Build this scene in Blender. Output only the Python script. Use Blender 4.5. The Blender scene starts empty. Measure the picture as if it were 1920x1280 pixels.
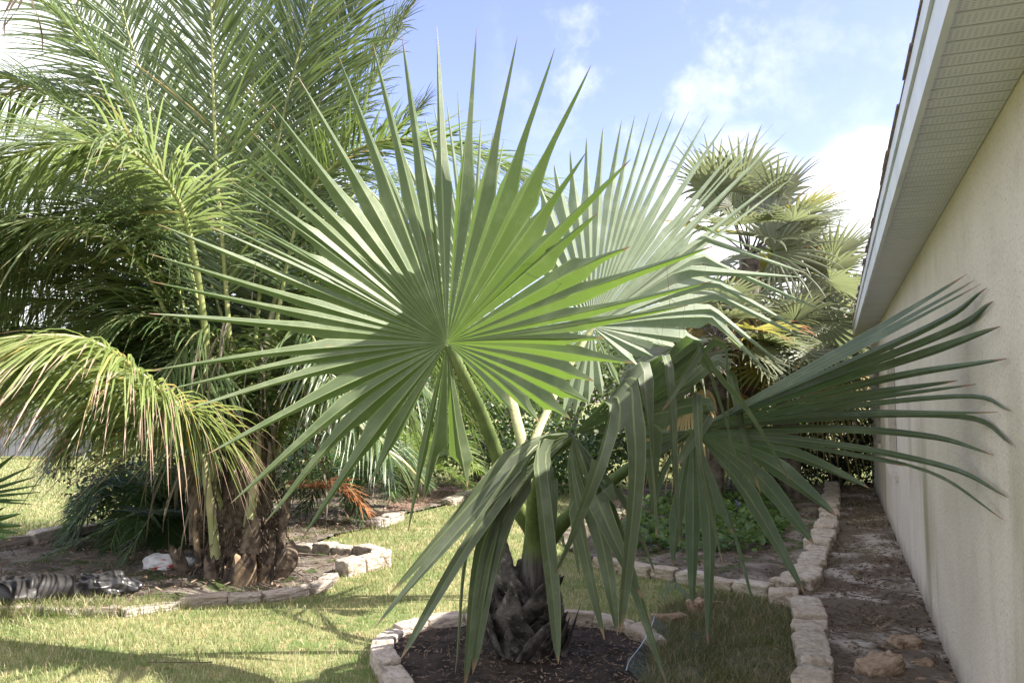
import bpy, math, random
import numpy as np
from mathutils import Vector
random.seed(7); rng = np.random.default_rng(7)
R = math.radians
C = bpy.context.scene.collection
sc = bpy.context.scene

# ------------------------------------------------------------------ camera
FPX, PITCH, CAMH = 1547.0, R(3.957), 1.6
cam = bpy.data.cameras.new("camera"); cam.lens = FPX/1920*36; cam.sensor_width = 36
cam.clip_start = 0.05; cam.clip_end = 2000
camo = bpy.data.objects.new("camera", cam); C.objects.link(camo)
camo.location = (0, 0, CAMH); camo.rotation_euler = (R(90)+PITCH, 0, 0)
sc.camera = camo

# ------------------------------------------------------------------ sun, sky, exposure
SUN_EL, SUN_AZ = R(44), R(-13)            # azimuth from +X towards +Y
sd = Vector((math.cos(SUN_EL)*math.cos(SUN_AZ), math.cos(SUN_EL)*math.sin(SUN_AZ), math.sin(SUN_EL)))
sun = bpy.data.lights.new("sun", 'SUN'); sun.energy = 3.9; sun.angle = R(0.5); sun.color = (1, .95, .86)
suno = bpy.data.objects.new("sun", sun); C.objects.link(suno)
suno.rotation_euler = sd.to_track_quat('Z', 'Y').to_euler()
sc.view_settings.view_transform = 'Standard'; sc.view_settings.look = 'None'
sc.view_settings.gamma = 1; sc.view_settings.use_curve_mapping = False
sc.view_settings.exposure = 2.02

def pxdir(px, py):
    x = (px-960)/FPX; y = -(py-640)/FPX
    return np.array([x, math.cos(PITCH)-y*math.sin(PITCH), math.sin(PITCH)+y*math.cos(PITCH)])
def P(px, py, d):                        # world point seen at a photo position, at forward distance d
    v = pxdir(px, py); return np.array([0, 0, CAMH]) + v*(d/v[1])
def G(px, py, z=0.0):                    # point of the ground
    v = pxdir(px, py); t = (z-CAMH)/v[2]; return np.array([0, 0, CAMH]) + v*t

world = bpy.data.worlds.new("World"); sc.world = world; world.use_nodes = True
nt = world.node_tree; nt.nodes.clear()
class NG:                                # tiny node-graph helper
    def __init__(s, t): s.t = t
    def n(s, typ, **kw):
        nd = s.t.nodes.new(typ)
        for k, v in kw.items():
            if k.startswith('i_'):
                key = k[2:]; key = int(key) if key.isdigit() else key.replace('_', ' ')
                sock = nd.inputs[key]
                if isinstance(v, bpy.types.NodeSocket): s.t.links.new(v, sock)
                else: sock.default_value = v
            else: setattr(nd, k, v)
        return nd
    def math(s, op, a, b=0.0, clamp=False):
        return s.n('ShaderNodeMath', operation=op, use_clamp=clamp, i_0=a, i_1=b).outputs[0]
    def mix(s, f, a, b, blend='MIX'):
        nd = s.t.nodes.new('ShaderNodeMix'); nd.data_type = 'RGBA'; nd.blend_type = blend
        for idx, v in ((0, f), (6, a), (7, b)):
            if isinstance(v, bpy.types.NodeSocket): s.t.links.new(v, nd.inputs[idx])
            else: nd.inputs[idx].default_value = (*v, 1) if isinstance(v, tuple) and len(v) == 3 else v
        return nd.outputs[2]
    def ramp(s, f, lo, hi):
        return s.n('ShaderNodeMapRange', interpolation_type='SMOOTHSTEP', i_0=f, i_1=lo, i_2=hi).outputs[0]
    def noise(s, vec, scale, detail=3.0, rough=.55):
        nd = s.n('ShaderNodeTexNoise', i_Scale=scale, i_Detail=detail, i_Roughness=rough)
        if vec is not None: s.t.links.new(vec, nd.inputs['Vector'])
        return nd.outputs['Fac']
g = NG(nt)
sky = g.n('ShaderNodeTexSky', sky_type='NISHITA', sun_disc=False, sun_elevation=SUN_EL, sun_rotation=R(90)-SUN_AZ,
          altitude=0, air_density=1.0, dust_density=1.2, ozone_density=1.6)
geo = g.n('ShaderNodeTexCoord').outputs['Generated']
acc = None
nz = g.noise(g.n('ShaderNodeMapping', i_Vector=geo, i_Scale=(1, 1, 1.7)).outputs[0], 4.2, 7, .58)
nz2 = g.noise(geo, 11.0, 6, .6)
for (px, py, c0, c1, amt) in ((1660, 450, .987, .9997, .80), (1380, 440, .988, .9995, .6), (60, 420, .90, .995, .9), (1230, 90, .978, .999, .38), (1600, 110, .990, .9995, .15)):
    v = pxdir(px, py); v = v/np.linalg.norm(v)
    dt = g.n('ShaderNodeVectorMath', operation='DOT_PRODUCT', i_0=geo, i_1=tuple(v)).outputs['Value']
    m = g.ramp(dt, c0, c1)
    if amt < .6:
        m = g.math('MULTIPLY', g.math('MULTIPLY', m, amt), g.ramp(nz2, .46, .68))
    else:
        m = g.ramp(g.math('ADD', g.math('MULTIPLY', m, amt), g.math('MULTIPLY', g.math('MULTIPLY', g.math('SUBTRACT', nz, .5), 1.1), g.ramp(dt, c0-.002, c0+.35*(1-c0)))), .22, .62)
    acc = m if acc is None else g.math('MAXIMUM', acc, m)
skyc = g.mix(1.0, sky.outputs[0], (.74, .61, .75), 'MULTIPLY')
behind = g.ramp(g.n('ShaderNodeVectorMath', operation='DOT_PRODUCT', i_0=geo, i_1=(-.62, -.62, .48)).outputs['Value'], .18, .62)  # unseen cloud bank behind the camera, added to brighten the shaded areas
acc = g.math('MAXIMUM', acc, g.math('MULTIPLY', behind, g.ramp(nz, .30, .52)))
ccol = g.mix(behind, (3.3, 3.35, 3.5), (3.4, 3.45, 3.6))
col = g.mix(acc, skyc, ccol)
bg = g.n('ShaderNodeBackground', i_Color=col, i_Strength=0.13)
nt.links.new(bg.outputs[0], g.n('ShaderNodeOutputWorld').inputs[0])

# ------------------------------------------------------------------ materials
def mat(name):
    m = bpy.data.materials.new(name); m.use_nodes = True; m.node_tree.nodes.clear()
    return m, NG(m.node_tree)
def finish(m, g, shader): m.node_tree.links.new(shader, g.n('ShaderNodeOutputMaterial').inputs[0])
def basic(name, c1, c2, scale=8., rough=.8, bump=.0, bscale=40., spec=.3, c3=None, s3=60., t3=(.6, .7), coord='Object', detail=5., lo=.35, hi=.65, bdist=.02, metal=0.):
    m, g = mat(name); co = g.n('ShaderNodeTexCoord').outputs[coord]
    col = g.mix(g.ramp(g.noise(co, scale, detail), lo, hi), c1, c2)
    if c3: col = g.mix(g.ramp(g.noise(co, s3, 3.), *t3), col, c3)
    b = g.n('ShaderNodeBsdfPrincipled', i_Base_Color=col, i_Roughness=rough, i_Metallic=metal); b.inputs['Specular IOR Level'].default_value = spec
    if bump:
        nb = g.n('ShaderNodeBump', i_Strength=bump, i_Distance=bdist, i_Height=g.noise(co, bscale, 5.)); m.node_tree.links.new(nb.outputs[0], b.inputs['Normal'])
    finish(m, g, b.outputs[0]); return m
def stone_mat(name, c1, c2, dirt):
    m, g = mat(name); co = g.n('ShaderNodeTexCoord').outputs['Object']; rd = g.n('ShaderNodeObjectInfo').outputs['Random']
    pv = g.n('ShaderNodeVectorMath', operation='ADD', i_0=co, i_1=g.n('ShaderNodeCombineXYZ', i_0=g.math('MULTIPLY', rd, 40.), i_1=g.math('MULTIPLY', rd, 17.)).outputs[0]).outputs[0]
    col = g.mix(g.ramp(g.noise(pv, 3.2, 6.), .35, .65), c1, c2); col = g.mix(rd, col, g.mix(.5, col, (.46, .35, .27)))
    col = g.mix(g.math('MULTIPLY', g.ramp(g.noise(pv, 2.1, 6., .65), .50, .66), .75), col, dirt)
    col = g.mix(g.math('MULTIPLY', g.ramp(g.noise(pv, 16., 4.), .60, .70), .6), col, tuple(x*.5 for x in dirt))
    b = g.n('ShaderNodeBsdfPrincipled', i_Base_Color=col, i_Roughness=.9); b.inputs['Specular IOR Level'].default_value = .15
    nb = g.n('ShaderNodeBump', i_Strength=.9, i_Distance=.05, i_Height=g.math('ADD', g.noise(pv, 4.5, 8., .65), g.math('MULTIPLY', g.n('ShaderNodeTexVoronoi', i_Vector=pv, i_Scale=3.3).outputs['Distance'], .5))); m.node_tree.links.new(nb.outputs[0], b.inputs['Normal'])
    finish(m, g, b.outputs[0]); return m
def leaf(name, c1, c2, trans, rough=.45, spec=.45, tip=(.30, .17, .08), tip0=.965, rib=None, tf=.38, island=.6, dead=None, deadt=.9, back=None):
    m, g = mat(name); tc = g.n('ShaderNodeTexCoord'); co = tc.outputs['Object']
    uv = g.n('ShaderNodeSeparateXYZ', i_0=tc.outputs['UV']); u, v = uv.outputs[0], uv.outputs[1]
    gm = g.n('ShaderNodeNewGeometry'); isl = gm.outputs['Random Per Island']
    f = g.math('ADD', g.math('MULTIPLY', isl, island), g.math('MULTIPLY', g.noise(co, 3.0, 4.), 1-island))
    col = g.mix(g.ramp(f, .2, .8), c1, c2); tcol = g.mix(g.ramp(f, .2, .8), trans, tuple(.75*a+.25*b for a, b in zip(trans, c2)))
    sv = g.n('ShaderNodeCombineXYZ', i_0=g.math('MULTIPLY', u, 14.), i_1=g.math('MULTIPLY', v, .8), i_2=g.math('MULTIPLY', isl, 50.)).outputs[0]
    st = g.noise(sv, 3.0, 3.)
    col = g.mix(g.math('MULTIPLY', g.ramp(st, .3, .7), .45), col, tuple(x*.58 for x in c1))
    if rib:                                                  # waxy bloom and dust in uneven patches, brown nicks
        col = g.mix(g.math('MULTIPLY', g.ramp(g.noise(co, 5.5, 6., .65), .48, .70), .45), col, tuple(min(1, x*1.35+.05) for x in c2))
        col = g.mix(g.math('MULTIPLY', g.ramp(g.noise(co, 26., 3., .6), .66, .72), .7), col, (.20, .13, .07))
    if back: col = g.mix(g.math('MULTIPLY', gm.outputs['Backfacing'], .8), col, back)
    if rib:
        ed = g.math('MINIMUM', u, g.math('SUBTRACT', 1., u)); rm = g.math('SUBTRACT', 1., g.ramp(g.math('MINIMUM', ed, g.math('ABSOLUTE', g.math('SUBTRACT', u, .5))), .02, .07))
        rm = g.math('MULTIPLY', rm, g.math('SUBTRACT', 1., g.math('MULTIPLY', v, .7)))
        col = g.mix(rm, col, rib)
    tm = g.ramp(g.math('ADD', v, g.math('MULTIPLY', g.math('SUBTRACT', g.noise(co, 9., 3.), .5), .12)), tip0-.02, tip0+.02)
    col = g.mix(tm, col, tip); tcol = g.mix(tm, tcol, tuple(x*.5 for x in tip))
    if dead:
        dm = g.ramp(isl, deadt, deadt+.03); col = g.mix(dm, col, dead); tcol = g.mix(dm, tcol, dead)
    b = g.n('ShaderNodeBsdfPrincipled', i_Base_Color=col, i_Roughness=rough); b.inputs['Specular IOR Level'].default_value = spec
    nb = g.n('ShaderNodeBump', i_Strength=.25, i_Distance=.004, i_Height=st); m.node_tree.links.new(nb.outputs[0], b.inputs['Normal'])
    t = g.n('ShaderNodeBsdfTranslucent', i_Color=tcol)
    mx = g.n('ShaderNodeMixShader', i_0=tf, i_1=b.outputs[0], i_2=t.outputs[0])
    finish(m, g, mx.outputs[0]); return m

M = {}
M['fan'] = leaf('fan_leaf', (.078, .112, .048), (.140, .172, .085), (.19, .33, .035), .42, .48, tip=(.33, .20, .12), tip0=.97, rib=(.30, .36, .16), island=0., tf=.31)
M['fan_pale'] = leaf('fan_leaf_pale', (.21, .265, .175), (.30, .345, .25), (.32, .44, .16), .55, .35, tip=(.33, .27, .17), tip0=.985, rib=(.42, .45, .27), island=0., tf=.40)
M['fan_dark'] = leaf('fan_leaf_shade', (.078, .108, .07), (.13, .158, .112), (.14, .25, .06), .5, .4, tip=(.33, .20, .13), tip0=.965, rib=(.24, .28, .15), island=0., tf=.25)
M['fan_limp'] = leaf('fan_leaf_limp', (.095, .118, .07), (.145, .168, .108), (.14, .24, .05), .5, .35, tip=(.33, .23, .14), tip0=.965, rib=(.26, .30, .15), island=0., tf=.25)
def petiole_mat(name, c1, c2, base, v0):
    m, g = mat(name); tc = g.n('ShaderNodeTexCoord'); co = tc.outputs['Object']; v = g.n('ShaderNodeSeparateXYZ', i_0=tc.outputs['UV']).outputs[1]
    col = g.mix(g.ramp(g.noise(co, 5., 4.), .35, .65), c1, c2)
    sv = g.n('ShaderNodeMapping', i_Vector=co, i_Scale=(40, 40, 3)).outputs[0]; st = g.noise(sv, 1.5, 4.)
    col = g.mix(g.math('MULTIPLY', g.ramp(st, .45, .7), .4), col, tuple(x*.5 for x in c1))
    col = g.mix(g.ramp(g.math('ADD', v, g.math('MULTIPLY', g.math('SUBTRACT', st, .5), .12)), v0+.06, v0-.06), col, g.mix(g.ramp(st, .35, .65), base, tuple(x*2.4 for x in base)))
    b = g.n('ShaderNodeBsdfPrincipled', i_Base_Color=col, i_Roughness=.5); b.inputs['Specular IOR Level'].default_value = .4
    nb = g.n('ShaderNodeBump', i_Strength=.4, i_Distance=.006, i_Height=st); m.node_tree.links.new(nb.outputs[0], b.inputs['Normal']); finish(m, g, b.outputs[0]); return m
M['petiole'] = petiole_mat('petiole_green', (.065, .10, .028), (.13, .17, .05), (.045, .038, .036), .30)
M['petiole_pale'] = basic('petiole_pale', (.30, .32, .15), (.42, .38, .22), 6, .5, .2, 50, c3=(.22, .13, .08), s3=14, t3=(.62, .72))
M['thorn'] = basic('thorn_black', (.015, .012, .01), (.03, .02, .015), 20, .5)
M['boot'] = basic('old_leaf_base', (.022, .018, .016), (.10, .086, .078), 11, .8, .9, 34, c3=(.19, .165, .15), s3=22, t3=(.58, .72))
M['coco'] = leaf('pinnate_leaflets', (.058, .098, .036), (.165, .21, .092), (.28, .39, .09), .30, .8, tip=(.34, .24, .10), tip0=.97, tf=.30, island=.7, dead=(.34, .26, .08), deadt=.965)
M['coco_yellow'] = leaf('yellow_leaflets', (.17, .23, .075), (.31, .34, .14), (.38, .46, .12), .38, .55, tip=(.46, .32, .24), tip0=.80, tf=.40, island=.7, dead=(.46, .36, .12), deadt=.93)
M['coco_pale'] = leaf('pale_leaflets', (.14, .19, .085), (.29, .33, .19), (.33, .43, .13), .32, .8, tip=(.36, .28, .16), tip0=.93, tf=.38, island=.7, dead=(.36, .30, .10), deadt=.96)
M['rachis'] = basic('rachis', (.20, .24, .08), (.33, .33, .14), 6, .5)
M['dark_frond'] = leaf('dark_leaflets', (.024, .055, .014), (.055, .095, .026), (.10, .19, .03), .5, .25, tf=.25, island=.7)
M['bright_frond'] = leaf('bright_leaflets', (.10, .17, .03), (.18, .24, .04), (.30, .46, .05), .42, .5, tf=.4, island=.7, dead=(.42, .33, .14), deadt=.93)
M['orange_frond'] = leaf('dead_orange_leaflets', (.30, .10, .035), (.42, .18, .07), (.4, .14, .04), .6, .3, tf=.3, tip=(.4, .2, .1))
M['sabal'] = leaf('sabal_leaf', (.13, .15, .10), (.24, .255, .17), (.28, .33, .14), .45, .5, tip=(.30, .28, .17), tip0=.92, tf=.32, island=.5, dead=(.32, .26, .12), deadt=.93)
M['sabal_dead'] = leaf('sabal_dead_leaf', (.34, .25, .10), (.45, .36, .16), (.40, .30, .10), .6, .3, tip=(.35, .27, .16), tf=.3, island=.6)
M['sabal_yellow'] = leaf('sabal_yellow_leaf', (.26, .28, .06), (.42, .36, .08), (.42, .40, .08), .5, .3, tip=(.42, .20, .08), tip0=.8, tf=.35, island=.6)
M['fiber'] = basic('dry_fibre', (.055, .04, .03), (.18, .135, .10), 14, .9, .4, 40)
M['fiber_dark'] = basic('dark_fibre', (.045, .032, .024), (.15, .11, .08), 14, .9, .4, 40)
M['withered'] = leaf('withered_leaflets', (.10, .08, .055), (.24, .20, .15), (.2, .16, .1), .7, .3, tf=.25, island=.8, tip0=1.5)
M['bark'] = basic('bark', (.07, .055, .045), (.20, .17, .14), 7, .9, .6, 25)
M['stub'] = basic('cut_stub', (.17, .115, .07), (.34, .25, .15), 14, .8, .6, 30, c3=(.05, .036, .028), s3=7, t3=(.46, .62))
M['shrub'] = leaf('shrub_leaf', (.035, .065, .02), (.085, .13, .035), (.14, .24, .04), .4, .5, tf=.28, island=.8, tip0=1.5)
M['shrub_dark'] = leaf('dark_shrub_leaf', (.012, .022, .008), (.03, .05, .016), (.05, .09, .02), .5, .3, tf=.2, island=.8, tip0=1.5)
M['tree'] = leaf('tree_leaf', (.06, .095, .035), (.13, .165, .07), (.20, .28, .07), .5, .35, tf=.32, island=.8, tip0=1.5)
M['cover'] = leaf('ground_cover_leaf', (.05, .10, .02), (.12, .18, .045), (.2, .34, .05), .5, .4, tf=.3, island=.8, tip0=1.5)
M['flower'] = basic('violet_petal', (.10, .05, .32), (.16, .08, .42), 20, .6)
M['grass'] = leaf('grass_blade', (.115, .175, .045), (.40, .38, .19), (.32, .38, .11), .55, .25, tf=.32, island=.38, tip0=1.5, dead=(.50, .43, .26), deadt=.80)
M['grass_dry'] = leaf('weedy_grass_blade', (.08, .11, .03), (.22, .20, .10), (.18, .22, .06), .6, .2, tf=.3, island=.6, tip0=1.5, dead=(.34, .28, .18), deadt=.7)
M['lawn'] = basic('lawn_thatch', (.26, .245, .12), (.12, .165, .055), 1.6, .95, .6, 60, c3=(.30, .25, .13), s3=9, t3=(.5, .7), spec=.1)
M['soil'] = basic('dark_soil', (.022, .017, .014), (.055, .042, .034), 9, .95, .8, 45, c3=(.13, .11, .10), s3=38, t3=(.62, .72), spec=.15)
M['bedsoil'] = basic('bed_soil', (.085, .066, .052), (.22, .19, .16), 2.6, .95, .7, 40, c3=(.055, .075, .025), s3=3.4, t3=(.48, .64), spec=.15)
M['sand'] = basic('sandy_soil', (.125, .098, .076), (.38, .34, .30), 1.9, .95, .8, 40, c3=(.085, .068, .052), s3=14, t3=(.50, .66), spec=.15, lo=.48, hi=.62)
M['chip'] = basic('mulch_chip', (.10, .065, .045), (.26, .19, .14), 3, .9)
M['redchip'] = basic('red_mulch', (.12, .075, .055), (.24, .155, .115), 14, .9, .5, 40)
M['stone'] = stone_mat('cream_limestone', (.44, .38, .31), (.60, .54, .47), (.25, .20, .15))
M['rock'] = stone_mat('tan_rock', (.30, .20, .13), (.44, .33, .23), (.15, .105, .07))
M['fascia'] = basic('painted_fascia', (.60, .63, .68), (.70, .72, .76), 3, .5, c3=(.40, .36, .36), s3=6, t3=(.64, .8))
M['shingle'] = basic('roof_shingle', (.17, .13, .12), (.27, .21, .19), 12, .9, .5, 80)
M['wire'] = basic('coated_wire', (.07, .12, .105), (.14, .19, .17), 20, .45, spec=.5)
M['wire_edge'] = basic('wire_edge', (.25, .36, .44), (.42, .52, .58), 20, .4, spec=.5)
M['black_plastic'] = basic('black_plastic', (.022, .021, .022), (.06, .056, .056), 8, .32, .3, 14, spec=.5)
M['grey_plastic'] = basic('dusty_plastic', (.016, .0145, .0145), (.045, .040, .039), 6, .5, .3, 14, spec=.4)
M['white_plastic'] = basic('white_plastic', (.62, .60, .60), (.74, .73, .73), 12, .5, .5, 18)
M['red_print'] = basic('red_print', (.50, .035, .03), (.60, .06, .05), 12, .5)
M['fence'] = basic('weathered_boards', (.13, .135, .15), (.20, .205, .22), 4, .8)
M['farwall'] = basic('pale_far_wall', (.72, .70, .66), (.80, .78, .74), 4, .8)
M['frame'] = basic('bronze_frame', (.10, .075, .06), (.15, .11, .09), 8, .4)
m, g = mat('window_glass'); b = g.n('ShaderNodeBsdfPrincipled', i_Base_Color=(.03, .035, .045, 1), i_Roughness=.06); finish(m, g, b.outputs[0]); M['glass'] = m
# stucco: cream dash coat with dark pits, faint green run-off stains
m, g = mat('stucco'); co = g.n('ShaderNodeTexCoord').outputs['Object']
n1 = g.noise(co, 62., 3., .6); n2 = g.noise(co, 34., 4.)
col = g.mix(g.ramp(g.noise(co, 1.3, 4.), .3, .7), (.60, .54, .465), (.67, .61, .54))
col = g.mix(g.math('MULTIPLY', g.ramp(n1, .56, .64), .5), col, (.30, .26, .21))
stv = g.n('ShaderNodeMapping', i_Vector=co, i_Scale=(.8, .8, .22)).outputs[0]
zs = g.n('ShaderNodeSeparateXYZ', i_0=co).outputs[2]
stm = g.math('MULTIPLY', g.ramp(g.noise(stv, 1.6, 5.), .50, .72), g.ramp(zs, 2.3, .5))
col = g.mix(g.math('MULTIPLY', stm, .85), col, (.25, .235, .13))
spl = g.math('MULTIPLY', g.ramp(g.math('ADD', zs, g.math('MULTIPLY', g.noise(co, 5., 5.), .28)), .40, .12), .75)
col = g.mix(spl, col, (.17, .14, .11))
col = g.mix(g.math('MULTIPLY', g.ramp(g.noise(co, 3.6, 6., .65), .5, .7), .22), col, (.36, .31, .25))
bs = g.n('ShaderNodeBsdfPrincipled', i_Base_Color=col, i_Roughness=.9); bs.inputs['Specular IOR Level'].default_value = .2
nb = g.n('ShaderNodeBump', i_Strength=.6, i_Distance=.008, i_Height=g.math('ADD', n1, n2)); m.node_tree.links.new(nb.outputs[0], bs.inputs['Normal'])
finish(m, g, bs.outputs[0]); M['stucco'] = m
# vented soffit: ribbed panels across the eave with perforated bands (local x = along the house)
m, g = mat('soffit_vinyl'); co = g.n('ShaderNodeTexCoord').outputs['Object']
s3 = g.n('ShaderNodeSeparateXYZ', i_0=co); sx, sy = s3.outputs[0], s3.outputs[1]
per = g.math('FRACT', g.math('MULTIPLY', sx, 1/.10))
band = g.math('MULTIPLY', g.math('GREATER_THAN', per, .30), g.math('LESS_THAN', per, .92))
def dots(c, s): return g.math('SINE', g.math('MULTIPLY', c, 6.28318*s))
hole = g.math('MULTIPLY', g.math('MULTIPLY', g.math('GREATER_THAN', dots(sx, 75.), .1), g.math('GREATER_THAN', dots(sy, 60.), -.1)), band)
rib = g.ramp(g.math('ABSOLUTE', g.math('SUBTRACT', per, .12)), .0, .10)
col = g.mix(g.math('MULTIPLY', hole, .38), g.mix(g.ramp(g.noise(co, 2., 3.), .3, .7), (.62, .64, .70), (.70, .715, .77)), (.12, .11, .11))
bs = g.n('ShaderNodeBsdfPrincipled', i_Base_Color=col, i_Roughness=.5)
nb = g.n('ShaderNodeBump', i_Strength=1., i_Distance=.012, i_Height=rib); m.node_tree.links.new(nb.outputs[0], bs.inputs['Normal'])
finish(m, g, bs.outputs[0]); M['soffit'] = m

# ------------------------------------------------------------------ mesh helpers
class MB:
    def __init__(s): s.V = []; s.F = []; s.U = []; s.n = 0
    def add(s, V, Q, U=None):
        V = np.asarray(V, float).reshape(-1, 3); Q = np.asarray(Q, int)
        s.V.append(V); s.F.append(Q + s.n); s.n += len(V)
        s.U.append(np.zeros((len(V), 2)) if U is None else np.asarray(U, float).reshape(-1, 2))
    def grid(s, Pt, U=None, wrap=False):
        n, m = Pt.shape[:2]; i = np.arange(n-1)[:, None]; k = m if wrap else m-1; j = np.arange(k)[None]
        j2 = (j+1) % m
        Q = np.stack([i*m+j, i*m+j2, (i+1)*m+j2, (i+1)*m+j], -1).reshape(-1, 4)
        if U is None:
            U = np.stack(np.broadcast_arrays(np.linspace(0, 1, m)[None, :], np.linspace(0, 1, n)[:, None]), -1)
        s.add(Pt.reshape(-1, 3), Q, U.reshape(-1, 2))
    def tube(s, pts, rad, ns=8, ry=None, side=None, cap=True, v0=0., v1=1.):
        pts = np.asarray(pts, float); n = len(pts); rad = np.broadcast_to(np.asarray(rad, float), (n,)); ry = rad if ry is None else np.broadcast_to(np.asarray(ry, float), (n,))
        T = np.gradient(pts, axis=0); T /= np.linalg.norm(T, axis=1, keepdims=True)+1e-9
        if side is None:
            side = np.array([1., 0, 0]) if abs(T[0][0]) < .8 else np.array([0, 1., 0])
        S = np.broadcast_to(side, (n, 3)) - T*np.sum(T*side, 1, keepdims=True); S = S/(np.linalg.norm(S, axis=1, keepdims=True)+1e-9)
        B = np.cross(T, S); a = np.linspace(0, 2*np.pi, ns, endpoint=False)
        Pt = pts[:, None] + S[:, None]*(np.cos(a)[None, :, None]*rad[:, None, None]) + B[:, None]*(np.sin(a)[None, :, None]*ry[:, None, None])
        U = np.stack(np.broadcast_arrays((np.arange(ns)/ns)[None, :], np.linspace(v0, v1, n)[:, None]), -1)
        base = s.n; s.grid(Pt, U, wrap=True)
        if cap:
            for r, c in ((0, pts[0]), (n-1, pts[-1])):
                j = np.arange(ns)
                k = s.n; ring = Pt[r]; s.add(np.vstack([ring, c[None]]), np.stack([j, (j+1) % ns, np.full(ns, ns)], -1))
    def build(s, name, material, parent=None, smooth=True):
        me = bpy.data.meshes.new(name)
        V = np.vstack(s.V); U = np.vstack(s.U)
        loops = np.concatenate([f.ravel() for f in s.F]); tot = np.concatenate([np.full(len(f), f.shape[1]) for f in s.F])
        me.vertices.add(len(V)); me.vertices.foreach_set('co', V.ravel().astype(np.float32))
        me.loops.add(len(loops)); me.loops.foreach_set('vertex_index', loops.astype(np.int32))
        me.polygons.add(len(tot)); st = np.concatenate([[0], np.cumsum(tot)[:-1]])
        me.polygons.foreach_set('loop_start', st.astype(np.int32)); me.polygons.foreach_set('loop_total', tot.astype(np.int32))
        uvl = me.uv_layers.new(name='UVMap'); uvl.data.foreach_set('uv', U[loops].ravel().astype(np.float32))
        me.polygons.foreach_set('use_smooth', np.full(len(tot), smooth))
        me.materials.append(material); me.update(calc_edges=True); me.validate()
        o = bpy.data.objects.new(name, me); C.objects.link(o)
        if parent is not None: o.parent = parent
        return o
def box(mb, x0, x1, y0, y1, z0, z1):
    V = np.array([[x, y, z] for x in (x0, x1) for y in (y0, y1) for z in (z0, z1)])
    mb.add(V, [[0, 1, 3, 2], [4, 6, 7, 5], [0, 4, 5, 1], [2, 3, 7, 6], [0, 2, 6, 4], [1, 5, 7, 3]])
def tag(o, label=None, cat=None, group=None, kind=None):
    if label: o['label'] = label
    if cat: o['category'] = cat
    if group: o['group'] = group
    if kind: o['kind'] = kind
    return o
def thing(name, label, cat, loc=(0, 0, 0), rz=0., group=None):
    o = bpy.data.objects.new(name, None); C.objects.link(o); o.location = loc; o.rotation_euler = (0, 0, rz); o.empty_display_size = .1
    return tag(o, label, cat, group)
def norm(v): return v/(np.linalg.norm(v, axis=-1, keepdims=True)+1e-12)
def catmull(pts, n=40):
    p = np.asarray(pts, float)
    if len(p) == 2: return p[0]+(p[1]-p[0])*np.linspace(0, 1, n)[:, None]
    q = np.vstack([2*p[0]-p[1], p, 2*p[-1]-p[-2]]); out = []
    k = max(3, n//(len(p)-1))
    for i in range(1, len(q)-2):
        t = np.linspace(0, 1, k, endpoint=False)[:, None]; a, b, c, d = q[i-1], q[i], q[i+1], q[i+2]
        out.append(.5*((2*b)+(-a+c)*t+(2*a-5*b+4*c-d)*t**2+(-a+3*b-3*c+d)*t**3))
    out.append(p[-1:]); return np.vstack(out)
class Curve:
    def __init__(s, pts, n=48):
        s.p = catmull(pts, n); d = np.linalg.norm(np.diff(s.p, axis=0), axis=1); s.s = np.concatenate([[0], np.cumsum(d)]); s.L = s.s[-1]
    def at(s, r):
        r = np.clip(r, 0, s.L); return np.stack([np.interp(r, s.s, s.p[:, k]) for k in range(3)], -1)
def vnoise(x, y, seed=0):                # smooth value noise
    r = np.random.default_rng(seed); T = r.random((64, 64)); xi = np.floor(x).astype(int); yi = np.floor(y).astype(int)
    fx = x-xi; fy = y-yi; fx = fx*fx*(3-2*fx); fy = fy*fy*(3-2*fy); a = lambda i, j: T[(xi+i) % 64, (yi+j) % 64]
    return (a(0, 0)*(1-fx)+a(1, 0)*fx)*(1-fy)+(a(0, 1)*(1-fx)+a(1, 1)*fx)*fy
def inpoly(x, y, poly):
    c = np.zeros(x.shape, bool); n = len(poly)
    for i in range(n):
        x1, y1 = poly[i][:2]; x2, y2 = poly[(i+1) % n][:2]
        c ^= ((y1 > y) != (y2 > y)) & (x < (x2-x1)*(y-y1)/((y2-y1) if y2 != y1 else 1e-9)+x1)
    return c

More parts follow.
